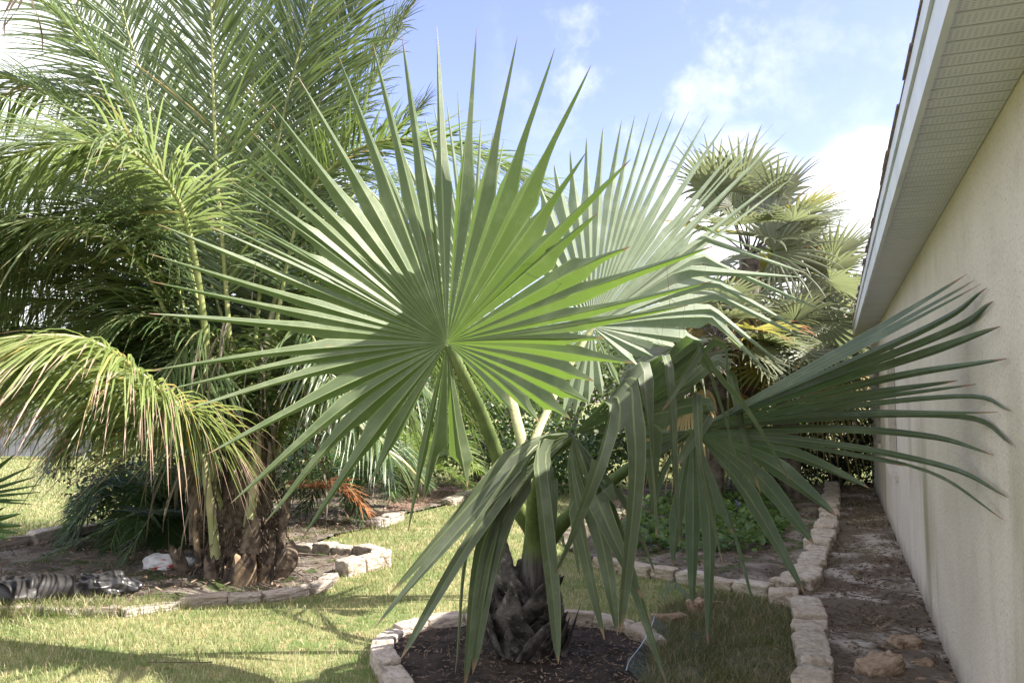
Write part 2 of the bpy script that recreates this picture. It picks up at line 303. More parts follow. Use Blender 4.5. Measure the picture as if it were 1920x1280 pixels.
# ---- fan (palmate) blade: pleated, fused near the hub and split into pointed segments
def fan_blade(mb, segs, split, pleat=.45, nf=6, nr=9, maxgap=.30, wlim=(.012, .060), taper=.85, wfix=None, jig=.0, twist=.18, wj=.14, wend=1.):
    cs = [Curve(s) for s in segs]; m = len(cs)
    sp_ = list(split)+[split[-1]]*m if isinstance(split, list) else [split]*m
    spl = np.array([min(sp_[i]*(1+jig*(rng.random()-.5)), .8*c.L) for i, c in enumerate(cs)]); split = float(np.mean(sp_[:m]))
    rf = [np.linspace(0, 1, nf+1)*spl[i] for i in range(m)]
    for i, c in enumerate(cs):
        r = rf[i]; ctr = c.at(r); E = []
        for k in (-1, 1):
            j = i+k; e = None
            if 0 <= j < m:
                o = cs[j].at(r); rr = min(.6*split, c.L, cs[j].L); a = norm(c.at(rr)-c.at(0)); bb = norm(cs[j].at(rr)-cs[j].at(0))
                if np.arccos(np.clip(a@bb, -1, 1)) < maxgap: e = (ctr+o)/2
            E.append(e)
        if E[0] is None and E[1] is None:
            d = norm(c.at(.4*c.L)-c.at(0)); sv = norm(np.cross(d, np.array([0, 1., .2]))); E = [ctr-sv*r[:, None]*.06, ctr+sv*r[:, None]*.06]
        elif E[0] is None:
            w = E[1]-ctr; l = np.linalg.norm(w, axis=1, keepdims=True); E[0] = ctr-w*np.minimum(1, r[:, None]*.075/(l+1e-9))
        elif E[1] is None:
            w = E[0]-ctr; l = np.linalg.norm(w, axis=1, keepdims=True); E[1] = ctr-w*np.minimum(1, r[:, None]*.075/(l+1e-9))
        W = E[1]-E[0]; wa_ = min(np.linalg.norm(W[-1])/2, .095); w0 = np.clip(np.linalg.norm(W[-1])/2, *wlim)
        if wfix: w0 = 1.3*(wfix[i] if isinstance(wfix, (list, tuple)) else wfix)
        s0 = norm(W[-1])
        Lf = c.L-spl[i]; t = np.linspace(0, 1, nr+1)[1:]; rfree = spl[i]+Lf*t; cf = c.at(rfree)
        full = np.vstack([ctr, cf]); Tn = norm(np.gradient(full, axis=0))
        side = norm(s0-Tn*np.sum(Tn*s0, 1, keepdims=True)); nrm = np.cross(Tn, side)
        wf = (w0 if wfix else w0+(wa_-w0)*np.clip(1-t/.45, 0, 1)**1.3)*(1-t)**taper+.0015
        hw = np.concatenate([np.linalg.norm(W, axis=1)/2, wf])
        if wfix: hw[:nf+1] = np.minimum(hw[:nf+1], np.maximum(hw[:nf+1]*.6, w0))
        pl = pleat*np.concatenate([np.linspace(1, 1, nf+1), 1+.5*t])
        tw = rng.normal(0, twist); tt_ = tw*np.concatenate([np.zeros(nf+1), t**1.2])[:, None]
        side, nrm = side*np.cos(tt_)+nrm*np.sin(tt_), nrm*np.cos(tt_)-side*np.sin(tt_)
        wf = wf*np.interp(t, [0, .35, 1], [1, wend, wend])*np.linspace(1, 1+rng.uniform(-wj, wj), nr)
        Lp = np.vstack([E[0], cf-side[nf+1:]*wf[:, None]])+nrm*(hw*pl)[:, None]
        Rp = np.vstack([E[1], cf+side[nf+1:]*wf[:, None]])+nrm*(hw*pl)[:, None]
        v = np.concatenate([r, rfree])/c.L
        for (A, B, u0, u1) in ((Lp, full, 0., .5), (full, Rp, .5, 1.)):
            U = np.stack([np.stack([np.full(len(v), u0), v], -1), np.stack([np.full(len(v), u1), v], -1)], 1)
            mb.grid(np.stack([A, B], 1), U)

# ---- pinnate frond: rachis tube + two rows of folded leaflets
def frond(name, material, parent, pts, n=70, ll=.75, t0=.2, ang=(62, 28), droop=.35, lift=.25, w=.018, rr=(.022, .004), up=(0, 0, 1), label=None, rach=None, jit=.12, hang=None, nseg=6):
    c = Curve(pts, 60); mb = MB(); mr = MB(); up = np.array(up, float)
    ts = np.linspace(0, 1, 26); mr.tube(c.at(ts*c.L), rr[0]+(rr[1]-rr[0])*ts**.7, 6)
    ro = mr.build(name, rach or M['rachis'], parent)
    if label: ro['label'] = label
    k = np.linspace(0, 1, nseg)
    wprof = np.array([.35]+[1.0-.1*j for j in range(nseg-2)]+[.04]) if nseg < 6 else np.interp(k, [0, .12, .45, .8, 1], [.4, 1, .9, .5, .04])
    for i in range(n):
        f = (i+.5)/n; t = t0+(1-t0)*f
        for sgn in (-1, 1):
            tt = (t+.004*sgn+rng.normal(0, .002))*c.L; p = c.at(tt); T = norm(c.at(tt+.02)-c.at(tt-.02))
            S = norm(np.cross(T, up)); U = np.cross(S, T)
            a = R(ang[0]+(ang[1]-ang[0])*f)+rng.normal(0, jit); lf = lift+rng.normal(0, jit)
            d = norm(T*math.cos(a)+S*sgn*math.sin(a)+U*lf)
            L = ll*np.interp(f, [0, .12, .5, .85, 1], [.55, .9, 1, .72, .42])*(1+rng.normal(0, .06))
            dr = droop*(1+rng.normal(0, .3))
            pt = p+d*L*k[:, None]+np.array([0, 0, -1.])*(dr*L*k**2.2)[:, None]
            Tn = norm(np.gradient(pt, axis=0)); sd_ = norm(np.cross(Tn, U+.15*rng.normal(size=3))); nr_ = np.cross(Tn, sd_)
            hw = (w*.5*wprof*(.85+.3*rng.random()))[:, None]
            Pt = np.stack([pt-sd_*hw+nr_*hw*.5, pt, pt+sd_*hw+nr_*hw*.5], 1)
            mb.grid(Pt)
    mb.build('leaflets', material, ro); return ro

# ------------------------------------------------------------------ ground areas (outlines on the ground plane)
def GP(l): return [tuple(G(*p)[:2]) for p in l]
LEFT_BED = GP([(-420, 1190), (0, 1154), (135, 1150), (253, 1150), (310, 1140), (377, 1133), (495, 1125), (551, 1118), (602, 1104), (618, 1088), (665, 1075), (708, 1064), (700, 1053), (647, 1046), (578, 1040),
               (600, 1018), (650, 1000), (700, 990), (740, 970), (800, 957), (855, 944), (885, 932), (850, 912), (700, 905), (500, 930), (300, 960), (160, 1007), (60, 1026), (0, 1037), (-420, 1085)])
RIGHT_BED = GP([(1560, 921), (1552, 967), (1545, 1000), (1530, 1037), (1515, 1075), (1498, 1106), (1462, 1117), (1424, 1113), (1370, 1102), (1303, 1090), (1257, 1083), (1203, 1075), (1120, 1058), (1062, 1032), (1056, 1000), (1090, 960), (1170, 925), (1300, 906), (1450, 900)])
PALM_BED = GP([(800, 1420), (755, 1310), (728, 1262), (722, 1234), (738, 1210), (780, 1195), (840, 1185), (920, 1180), (1000, 1177), (1080, 1179), (1140, 1186), (1190, 1200), (1222, 1219), (1212, 1270), (1180, 1420)])
# house frame: base line of the wall and directions
HD = norm(np.array([.3924, 1.0024])); HN = np.array([HD[1], -HD[0]]); H0 = G(1787, 1271)[:2]
def HW(s, n, z): q = H0+HD*s+HN*n; return np.array([q[0], q[1], z])     # s along the wall, n out of the garden, z up
def wall_d(px, py):                           # forward distance of the wall at a photo column
    v = pxdir(px, py); k = v[0]/v[1]; s = (k*H0[1]-H0[0])/(HD[0]-k*HD[1]); return H0[1]+HD[1]*s
STRIP = GP([(1562, 921), (1557, 967), (1551, 1000), (1537, 1037), (1522, 1075), (1506, 1112), (1500, 1146), (1520, 1167), (1524, 1208), (1528, 1242), (1532, 1275), (1536, 1330)])
q1 = H0+HD*(-3.4); q2 = H0+HD*11.5
STRIP = STRIP+[tuple(np.array(STRIP[-1])+(q1-H0)*.9), tuple(q1), tuple(q2)]
WEEDS = GP([(1240, 1150), (1330, 1120), (1440, 1135), (1496, 1150), (1512, 1200), (1520, 1275), (1525, 1400), (1180, 1400), (1225, 1210)])

def land(): 
    mb = MB(); n = 61; a = np.sign(np.linspace(-1, 1, n))*np.abs(np.linspace(-1, 1, n))**2.2*400
    X, Y = np.meshgrid(a, a+8, indexing='ij'); mb.grid(np.stack([X, Y, np.zeros_like(X)], -1)); return tag(mb.build('lawn', M['lawn']), kind='structure')
land()
FARM = GP([(735, 965), (780, 958), (850, 940), (878, 928), (845, 914), (760, 918), (720, 940)])
def soil(name, poly, material, amp, fs, z0, cell=.05, cut=None, seed=3):
    p = np.array(poly); x0, y0 = p.min(0); x1, y1 = p.max(0)
    xs = np.arange(x0, x1+cell, cell); ys = np.arange(y0, y1+cell, cell); X, Y = np.meshgrid(xs, ys, indexing='ij')
    Z = z0+amp*(vnoise(X*fs, Y*fs, seed)+.5*vnoise(X*fs*2.7, Y*fs*2.7, seed+1)+.3*vnoise(X*fs*6, Y*fs*6, seed+2))
    mb = MB(); n, m = X.shape; i = np.arange(n-1)[:, None]; j = np.arange(m-1)[None]
    Q = np.stack([i*m+j, (i+1)*m+j, (i+1)*m+j+1, i*m+j+1], -1).reshape(-1, 4)
    cx = (X[:-1, :-1]+cell/2).ravel(); cy = (Y[:-1, :-1]+cell/2).ravel()
    mb.add(np.stack([X, Y, Z], -1).reshape(-1, 3), Q[inpoly(cx, cy, poly) & ~(inpoly(cx, cy, cut) if cut else np.zeros(len(cx), bool))]); return tag(mb.build(name, material), kind='structure')
soil('palm_bed_soil', PALM_BED, M['soil'], .035, 5, .008, .03)
soil('left_bed_soil', LEFT_BED, M['bedsoil'], .030, 2.5, .006, .05, cut=FARM)
soil('right_bed_soil', RIGHT_BED, M['bedsoil'], .05, 3, .006, .06, seed=8)
soil('side_strip_soil', STRIP, M['sand'], .045, 3, .006, .05, seed=12)
soil('far_mulch', FARM, M['redchip'], .03, 3, .008, .05, seed=20)
soil('weedy_ground', WEEDS, M['bedsoil'], .03, 4, .004, .05, seed=30)

# ------------------------------------------------------------------ house
house = thing('house', 'cream stucco house wall with white vented eaves along the right side', 'house')
SA, SB = -5.5, 9.9; EZ = 2.64; OV = .268
HM = np.array([[HD[0], -HN[0]], [HD[1], -HN[1]]])          # local x along wall, local y towards the garden
house.location = (H0[0], H0[1], 0); house.rotation_euler = (0, 0, math.atan2(HD[1], HD[0]))
# local frame after rotation: x = along the wall, y = left of it (towards the garden)
wins = [(4.15, 5.65, .80, 2.15), (7.6, 8.7, .95, 2.05)]
xs = sorted({SA, SB+1.4, *[w[0] for w in wins], *[w[1] for w in wins]}); mb = MB()
WE = SB+1.4
def wq(x0, x1, z0, z1): mb.add([[x0, 0, z0], [x1, 0, z0], [x1, 0, z1], [x0, 0, z1]], [[0, 3, 2, 1]])
for a, b_ in zip(xs[:-1], xs[1:]):
    w = next((w for w in wins if w[0] == a), None)
    if w: wq(a, b_, -.1, w[2]); wq(a, b_, w[3], EZ+.1)
    else: wq(a, b_, -.1, EZ+.1)
DP = -.13
for (a, b_, c0, c1) in wins:                                 # reveals
    mb.add([[a, 0, c0], [b_, 0, c0], [b_, 0, c1], [a, 0, c1], [a, DP, c0], [b_, DP, c0], [b_, DP, c1], [a, DP, c1]], [[3, 2, 6, 7], [0, 3, 7, 4], [1, 5, 6, 2], [0, 4, 5, 1]])
mb.add([[WE, 0, -.1], [WE, -8, -.1], [WE, -8, EZ+.1], [WE, 0, EZ+.1]], [[0, 3, 2, 1]])
mb.add([[SA, 0, -.1], [SA, -8, -.1], [SA, -8, EZ+.1], [SA, 0, EZ+.1]], [[0, 1, 2, 3]])
mb.build('wall', M['stucco'], house, smooth=False)
for (a, b_, c0, c1) in wins:
    f = MB(); t = .05; y0, y1 = DP+.002, DP+.045
    box(f, a, b_, y0, y1, c1-t, c1); box(f, a, b_, y0, y1, c0, c0+t); box(f, a, a+t, y0, y1, c0+t, c1-t); box(f, b_-t, b_, y0, y1, c0+t, c1-t)
    zm = (c0+c1)/2; box(f, a+t, b_-t, y0, y1-.01, zm-.02, zm+.02)
    fo = f.build('window', M['frame'], house, smooth=False)
    p_ = MB(); box(p_, a+t, b_-t, DP-.012, DP-.004, c0+t, c1-t); p_.build('pane', M['glass'], fo, smooth=False)
    s_ = MB(); box(s_, a-.03, b_+.03, -.002+DP+.05, .035, c0-.06, c0+.003); s_.build('sill', M['stucco'], fo, smooth=False)
mb = MB(); box(mb, SA, SB, .003, OV-.005, EZ, EZ+.012); mb.build('soffit', M['soffit'], house, smooth=False)
mb = MB(); box(mb, SA, SB, OV-.004, OV+.018, EZ-.012, EZ+.125); mb.build('fascia', M['fascia'], house, smooth=False)
mb = MB(); box(mb, SA, SB, OV-.004, OV+.024, EZ+.130, EZ+.240); box(mb, SA, SB, OV+.024, OV+.030, EZ+.132, EZ+.15); mb.build('drip_edge', M['fascia'], house, smooth=False)
mb = MB(); sl = math.tan(R(18))
for k in range(18):                                          # overlapping shingle courses with uneven tabs
    y = OV+.038-k*.42; z = EZ+.243+k*.42*sl; x = SA
    while x < SB:
        L = .3+random.random()*.1; e = random.uniform(-.012, .012) if k == 0 else 0; x2 = min(x+L, SB); th = .006+random.random()*.008
        mb.add([[x, y+e, z], [x2-.006, y+e, z], [x2-.006, y-.45, z+.45*sl], [x, y-.45, z+.45*sl], [x, y+e, z+th], [x2-.006, y+e, z+th], [x2-.006, y-.45, z+.45*sl+.003], [x, y-.45, z+.45*sl+.003]],
               [[4, 5, 6, 7], [0, 1, 5, 4], [0, 4, 7, 3], [1, 2, 6, 5], [0, 3, 2, 1]]); x = x2
mb.build('roof', M['shingle'], house, smooth=False)

# ------------------------------------------------------------------ stones
def stone_mesh(name, seed, material, sharp=4.5, amp=.10):
    r = np.random.default_rng(seed); n = 13; a = np.sin(np.linspace(-1, 1, n)*np.pi/2); A, B = np.meshgrid(a, a, indexing='ij'); mb = MB()
    dirs = r.normal(size=(9, 3)); ph = r.random(9)*6.28; fr = np.concatenate([r.uniform(1.5, 4, 5), r.uniform(5, 10, 4)])
    for ax in range(3):
        for s in (-1, 1):
            Q = np.zeros((n, n, 3)); Q[..., ax] = s; Q[..., (ax+1) % 3] = A; Q[..., (ax+2) % 3] = B*s
            l = (np.abs(Q)**sharp).sum(-1, keepdims=True)**(1/sharp); q = Q/l
            for k in range(9): q = q*(1+amp*.35*np.sin((q@norm(dirs[k]))*fr[k]+ph[k])[..., None])
            mb.grid(q*.5)
    o = mb.build(name, material); bpy.context.view_layer.update(); me = o.data; C.objects.unlink(o); bpy.data.objects.remove(o)
    import bmesh
    bm = bmesh.new(); bm.from_mesh(me); bmesh.ops.remove_doubles(bm, verts=bm.verts, dist=1e-4); bmesh.ops.recalc_face_normals(bm, faces=bm.faces); bm.to_mesh(me); bm.free()
    return me
SM = [stone_mesh('edging_stone', 50+i, M['stone'], 11, .05) for i in range(8)]
RM = [stone_mesh('loose_rock', 80+i, M['rock'], 5, .13) for i in range(5)]
def put(name, me, loc, rot, scl, label, cat, group=None):
    o = bpy.data.objects.new(name, me); C.objects.link(o); o.location = loc; o.rotation_euler = rot; o.scale = scl
    return tag(o, label, cat, group)
def edging(pts, L, w, h, label, group, z=0.02):
    c = Curve([(p[0], p[1], 0) for p in pts], 300); s = 0.0
    while s < c.L-.3*L:
        l = L*random.uniform(.75, 1.25); m_ = c.at(min(s+l/2, c.L)); T = c.at(min(s+l, c.L))-c.at(s); hh = h*random.uniform(.85, 1.15)
        put('edging_stone', random.choice(SM), (m_[0]+random.uniform(-.012, .012), m_[1]+random.uniform(-.012, .012), z+hh/2-.03), (random.uniform(-.06, .06), random.uniform(-.06, .06), math.atan2(T[1], T[0])+random.uniform(-.06, .06)),
            (l*.95, w*random.uniform(.85, 1.15), hh), label, 'edging stone', group); s += l
edging(GP([(790, 1420), (748, 1310), (722, 1262), (716, 1232), (733, 1208), (775, 1192), (840, 1182), (920, 1177), (1000, 1174), (1080, 1176), (1140, 1183), (1190, 1197), (1222, 1216)]), .24, .13, .11, 'pale limestone block in the ring around the dark palm bed', 'stones around the palm bed')
edging(GP([(-250, 1172), (0, 1154), (135, 1150), (253, 1152), (310, 1141), (377, 1134), (495, 1126), (551, 1119), (602, 1105), (617, 1090)]), .34, .13, .075, 'low limestone block edging the front of the left bed', 'stones along the front of the left bed')
edging(GP([(640, 1080), (700, 1066), (712, 1059), (700, 1051), (647, 1045), (574, 1039)]), .30, .17, .14, 'limestone block in the curved edging right of the left palm', 'stones at the right end of the left bed')
edging(GP([(-120, 1062), (0, 1034), (60, 1024), (150, 1008), (175, 1003)]), .5, .2, .16, 'long tan block edging the back of the left bed', 'stones along the back of the left bed')
edging(GP([(1562, 918), (1557, 967), (1551, 1000), (1537, 1037), (1524, 1075), (1506, 1108), (1465, 1121)]), .24, .23, .16, 'flat limestone block in the row beside the house strip', 'stones between right bed and house strip')
edging(GP([(1450, 1121), (1424, 1117), (1370, 1106), (1303, 1094), (1257, 1087), (1203, 1079), (1120, 1062)]), .30, .15, .11, 'limestone block edging the front of the right bed', 'stones along the front of the right bed')
edging(GP([(1440, 1143), (1495, 1147), (1516, 1170), (1520, 1208), (1524, 1245), (1528, 1290), (1532, 1340), (1536, 1420)]), .22, .20, .15, 'flat limestone block in the row near the camera beside weedy grass', 'stones between weedy grass and house strip')
edging(GP([(695, 992), (745, 976)]), .4, .18, .12, 'small white block at the far lawn edge by the mulch', 'white stones by the far mulch')
edging(GP([(838, 948), (890, 934), (950, 930)]), .5, .2, .13, 'long white block edging the far mulch beyond the lawn', 'white stones edging the far mulch')
for (px, py, s, lab, mi) in ((1700, 1226, (.17, .14, .11), 'small tan rock nearest the stucco wall base', 0), (1650, 1278, (.27, .17, .14), 'large brown rock at the bottom of the house strip', 1), (1728, 1262, (.15, .11, .08), 'reddish rock leaning behind the large brown rock', 2),
                             (1606, 1014, (.20, .09, .07), 'thin tan brick piece lying far along the house strip', 3), (1307, 1162, (.11, .10, .16), 'upright tan block standing in the weedy grass', 4), (1262, 1176, (.17, .10, .11), 'square pale block beside the wire netting', 3),
                             (1232, 1176, (.10, .10, .11), 'small reddish block between palm bed and wire netting', 2), (1330, 1143, (.22, .10, .07), 'flat tan block behind the upright block in the grass', 1), (1748, 1300, (.18, .12, .06), 'flat red rock at the wall base in the corner', 0)):
    q = G(px, py); put('loose_rock', RM[mi], (q[0], q[1], s[2]*.42), (random.uniform(-.2, .2), random.uniform(-.2, .2), random.uniform(-.5, .5)), s, lab, 'rock')

# ------------------------------------------------------------------ the big fan palm in the middle
BASE = np.array([.085, 5.22, 0.])
palm = thing('fan_palm', 'large silvery green fan palm in the stone ringed bed at centre', 'palm tree', tuple(BASE))
inv = -BASE
def rel(p): return np.asarray(p)+inv
def blade(name, segs, split, material, label=None, **kw):
    mb = MB(); fan_blade(mb, [[rel(p) for p in s] for s in segs], split, **kw); o = mb.build(name, material, palm)
    if label: o['label'] = label
    return o
def petiole(parent, pts, r0, r1, material=None, thorns=False, flat=.65):
    q0 = rel(pts[0]); root = np.array([q0[0]*.25, q0[1]*.25-.02, .22]); mid_ = np.array([q0[0]*.55, q0[1]*.6-.02, .46])
    c = Curve([root, mid_]+[rel(p) for p in pts], 80); t = np.linspace(0, 1, 36); mb = MB(); rad = r0+(r1-r0)*t+.065*np.exp(-t*c.L*2.6)
    mb.tube(c.at(t*c.L), rad, 10, ry=rad*flat, side=np.array([1., -.25, 0])); mb.build('petiole', material or M['petiole'], parent)
    if thorns:
        for k in np.linspace(.12, .93, 34):
            p = c.at(k*c.L); T = norm(c.at(k*c.L+.01)-c.at(k*c.L-.01)); S = norm(np.array([1., -.25, 0])-T*(T@np.array([1., -.25, 0]))); rr = r0+(r1-r0)*k
            for s in (-1, 1):
                b0 = p+S*s*rr*.96; th = MB(); th.tube([b0, b0+S*s*.008+T*.003, b0+S*s*.014+T*.010], [.0045, .003, .0006], 5); th.build('thorn', M['thorn'], parent)
# trunk
mb = MB(); zz = np.linspace(0, .62, 12); mb.tube(np.stack([0*zz, 0*zz, zz-.02], -1), np.interp(zz, [0, .15, .4, .62], [.20, .18, .12, .05]), 16); mb.build('trunk', M['boot'], palm)
for k in range(15):                                          # split old leaf bases, wrapped round the trunk
    a = k*2.39996+.6+random.uniform(-.3, .3); z = .0+.027*k; rt = .19-.12*(z/.5)
    def cyl(da, zz, rr): return np.array([math.cos(a+da)*rr, math.sin(a+da)*rr, zz])
    h = random.uniform(.24, .40); out = random.uniform(.0, .07); lean = random.uniform(-.5, .5)
    mb = MB(); col_ = norm(np.array([-math.sin(a), math.cos(a), 0.]))
    for sg in (-1, 1):
        pts = [cyl(sg*1.0, z-.03, rt+.015), cyl(sg*.55+lean*.2, z+.09, rt+.030), cyl(sg*.14+lean*.5, z+.18, rt+.05), cyl(lean*.8+sg*.04, z+h*.8, rt+.03+out), cyl(lean+sg*.05, z+h, rt+.05+out*1.4)]
        cv = Curve(pts); t = np.linspace(0, 1, 14); w = np.interp(t, [0, .35, .75, 1], [.055, .085, .062, .004 if k % 3 else .035])*(1+.03*np.sin(t*17+k)); mb.tube(cv.at(t*cv.L), w, 10, ry=w*.34, side=col_)
    mb.build('leaf_base', M['boot'], palm)
for (x, y, a, hh) in ((.18, -.12, -.6, .30), (-.17, -.12, 3.7, .44), (.24, -.02, -.1, .34), (-.20, .02, 3.2, .36), (.10, -.18, -1.2, .22), (-.06, -.19, 4.3, .26)):   # dead bases splaying from the foot
    mb = MB(); d = np.array([math.cos(a), math.sin(a), 0]); cv = Curve([np.array([x, y, .0])-d*.08, np.array([x, y, .12])+d*.02, np.array([x, y, hh])+d*.10])
    t = np.linspace(0, 1, 12); w = np.interp(t, [0, .4, 1], [.06, .055, .005])*(1+.12*np.sin(t*19+x*30)); mb.tube(cv.at(t*cv.L), w, 9, ry=w*.22, side=np.array([-d[1], d[0], 0])); mb.build('leaf_base', M['boot'], palm)
mb = MB()                                                    # fibre torn loose from the bases
for k in range(110):
    a = random.uniform(0, 6.28); z = random.uniform(.02, .5); r0 = .23-.2*z; d = np.array([math.cos(a), math.sin(a), 0]); p0 = d*r0+np.array([0, 0, z]); L = random.uniform(.05, .22); t = np.linspace(0, 1, 5)[:, None]
    mb.tube(p0+d*.3*L*t+np.array([0, 0, .7*L])*t-np.array([0, 0, .9*L])*t**2+rng.normal(0, .03, 3)*t, [.003, .003, .002, .002, .0006], 4, cap=False)
mb.build('fibre', M['fiber_dark'], palm)

# leaf 1: the big open leaf facing the camera
HUB = (838, 642, 4.85)
def dm(px, py):
    x = (px-838)/FPX*4.85; low = max(0, py-660)/FPX*4.85
    return 4.85-(.45 if x < 0 else .92)*math.hypot(x, .1)+.06+.18*low+(.10 if py < 640 else .0)*(640-py)/640
tips1 = [(876, 912, (856, 800)), (793, 945, (818, 800)), (765, 998, (800, 820)), (697, 902, (760, 780)), (563, 1014, (690, 830)), (495, 982, (650, 800)), (433, 943, (650, 760)), (388, 852, (640, 725)), (349, 768, (610, 692)), (304, 732, (590, 672)), (276, 695, (570, 655)),
         (280, 588, (560, 612)), (280, 527, (555, 585)), (280, 476, (555, 560)), (295, 420, (560, 530)), (394, 425), (387, 406), (326, 344), (411, 382), (425, 333), (372, 273), (413, 248), (471, 246), (508, 195), (559, 144), (634, 103), (699, 81), (754, 67), (819, 51), (893, 52), (970, 67), (1040, 91), (1108, 122),
         (1099, 285), (1182, 299), (1120, 400), (1182, 461, (1080, 505)), (1340, 460, (1090, 545)), (1336, 527, (1100, 583)), (1290, 572, (1080, 607)), (1132, 634), (1189, 681, (1010, 655)), (1114, 715, (980, 672)), (1106, 754, (970, 695)), (1069, 785, (955, 710)), (1010, 790, (935, 712)), (960, 770, (900, 705))]
hub1 = P(*HUB); segs1 = []
for t_ in tips1:
    tip = P(t_[0], t_[1], dm(t_[0], t_[1])); 
    if len(t_) > 2: mid = P(*t_[2], dm(*t_[2]))
    else: mid = hub1+(tip-hub1)*.5+np.array([0, 0, .012*np.linalg.norm(tip-hub1)])
    segs1.append([hub1, mid, tip])
l1 = blade('leaf', segs1, [.66]*12+[.78]*4+[.92]*40, M['fan'], 'large open leaf facing the camera', pleat=.62, jig=.16, wlim=(.014, .046), taper=.80, twist=.22, wend=.72)
petiole(l1, [P(1005, 1010, 5.2), P(965, 940, 5.12), P(905, 780, 4.98), P(862, 690, 4.88), P(842, 648, 4.86)], .054, .036, thorns=True)
# leaf 2: upright silvery leaf behind, right half kinked
hub2 = P(1110, 612, 5.95)
def d2(px): return 5.95+.42*(px-1110)/FPX*5.95
tips2 = [(1053, 787), (1010, 700), (985, 640), (960, 560), (975, 440), (990, 400), (1010, 343), (1039, 309), (1069, 282), (1100, 259), (1131, 238), (1166, 225), (1191, 216), (1218, 211), (1242, 208), (1266, 208), (1293, 208), (1328, 216), (1361, 230), (1402, 251), (1433, 237), (1449, 234), (1474, 248), (1483, 316), (1490, 330)]
kinks2 = [((1313, 425), (1522, 502)), ((1322, 447), (1513, 513)), ((1313, 479), (1558, 588)), ((1282, 504), (1504, 520)), ((1340, 527), (1522, 629)), ((1345, 551), (1513, 638)), ((1336, 579), (1472, 687)), ((1336, 595), (1450, 708))]
low2 = [(1330, 640), (1300, 660), (1250, 650), (1225, 668), (1200, 690), (1162, 722), (1131, 745), (1103, 760), (1078, 778)]
segs2 = [[hub2, P(a, b_, d2(a))] for a, b_ in tips2]
for (k_, t_) in kinks2:
    pk = P(*k_, d2(k_[0])-.1); segs2.append([hub2, hub2+(pk-hub2)*.6+np.array([0, 0, .02]), pk, pk+(P(*t_, d2(t_[0])-.35)-pk)*.12+np.array([0, 0, -.004]), P(*t_, d2(t_[0])-.35)])
segs2 += [[hub2, P(a, b_, d2(a)-.05)] for a, b_ in low2]
l2 = blade('leaf', segs2, .92, M['fan_pale'], 'tall silvery leaf behind the large leaf, right half kinked', pleat=.58, wlim=(.012, .042), jig=.14, taper=.85, twist=.25, wend=.8)
petiole(l2, [P(1000, 980, 5.24), P(985, 880, 5.32), P(1040, 740, 5.7), P(1095, 640, 5.93), P(1110, 614, 5.95)], .036, .020, M['petiole_pale'])
def threads(parent, pts, seed):
    r = np.random.default_rng(seed); mb = MB()
    for p in pts:
        p = rel(p); t = np.linspace(0, 1, 9)[:, None]; L = r.uniform(.12, .4); a = r.uniform(0, 6.28)
        mb.tube(p+np.array([math.cos(a)*.12, math.sin(a)*.05, -1.])*L*t+np.sin(t*r.uniform(4, 9)+a)*r.normal(0, .02, 3)*t, .0013, 3, cap=False)
    mb.build('loose_threads', M['withered'], parent)
threads(l1, [P(a, b_, dm(a, b_)) for a, b_ in ((565, 445), (480, 490), (1010, 460), (640, 300), (700, 340), (1050, 500), (760, 820), (1250, 500), (600, 800))], 1)
threads(l2, [P(a, b_, d2(a)-.2) for a, b_ in ((1265, 520), (1255, 560), (1275, 600), (1300, 540), (1235, 640), (1320, 480), (1285, 560), (1245, 600))], 2)
# leaf 5: pale upright leaf behind the large one
hub5 = P(885, 560, 6.4); tips5 = [(640, 420), (668, 330), (690, 300), (716, 285), (742, 262), (770, 235), (795, 215), (812, 190), (837, 186), (858, 172), (880, 190), (902, 228), (925, 250), (945, 262), (965, 300), (988, 330), (1010, 380), (1030, 430)]
l5 = blade('leaf', [[hub5, P(a, b_, 6.35)] for a, b_ in tips5], .7, M['fan_pale'], 'narrow pale leaf standing behind the large leaf', pleat=.6, wlim=(.01, .024))
petiole(l5, [P(1010, 960, 5.26), P(972, 800, 5.6), P(940, 680, 6.1), P(885, 562, 6.4)], .045, .022, M['petiole_pale'])
# leaf 3: sideways leaf whose tips rest on the stucco wall
hub3 = P(1300, 806, 4.85)
tips3 = [((1813, 513),), ((1828, 524),), ((1839, 532),), ((1849, 540), (1720, 622)), ((1861, 565), (1740, 640)), ((1875, 612), (1660, 690)), ((1887, 672), (1640, 715)), ((1795, 713), (1560, 748)), ((1830, 720), (1560, 757)), ((1893, 770), (1803, 742), (1560, 765)), ((1870, 772), (1560, 775)), ((1699, 779),), ((1899, 836), (1803, 786), (1560, 786)),
         ((1862, 853), (1740, 818), (1560, 803)), ((1889, 932), (1770, 874), (1560, 832)), ((1880, 974), (1740, 886), (1560, 846)), ((1695, 874), (1500, 838)), ((1630, 915), (1480, 850)), ((1568, 967), (1440, 868)), ((1526, 1019), (1410, 880)), ((1508, 1110), (1400, 925)), ((1420, 1158), (1365, 960)), ((1376, 1000), (1340, 900)), ((1328, 1208), (1330, 980)), ((1299, 1140), (1300, 960)), ((1262, 1060), (1275, 920)), ((1215, 960), (1250, 870)), ((1190, 900), (1240, 850)), ((1195, 850), (1240, 830)), ((1200, 815), (1240, 812))]
def d3(px, py):
    w = 4.85-(1.3*max(0, px-1420)/480)-.02*max(0, py-806)/400
    return min(w, wall_d(px, py)-(.06 if (px, py) in {t[0] for t in tips3} else .5)) if px > 1600 else w
segs3 = [[hub3]+[P(*q, d3(*q)) for q in reversed(t_)] for t_ in tips3]
l3 = blade('leaf', segs3, [.95]*8+[.8]*5+[.5]*19, M['fan_dark'], 'sideways leaf with segment tips touching the stucco wall', pleat=.5, wlim=(.014, .055), jig=.15, nr=12, taper=.6)
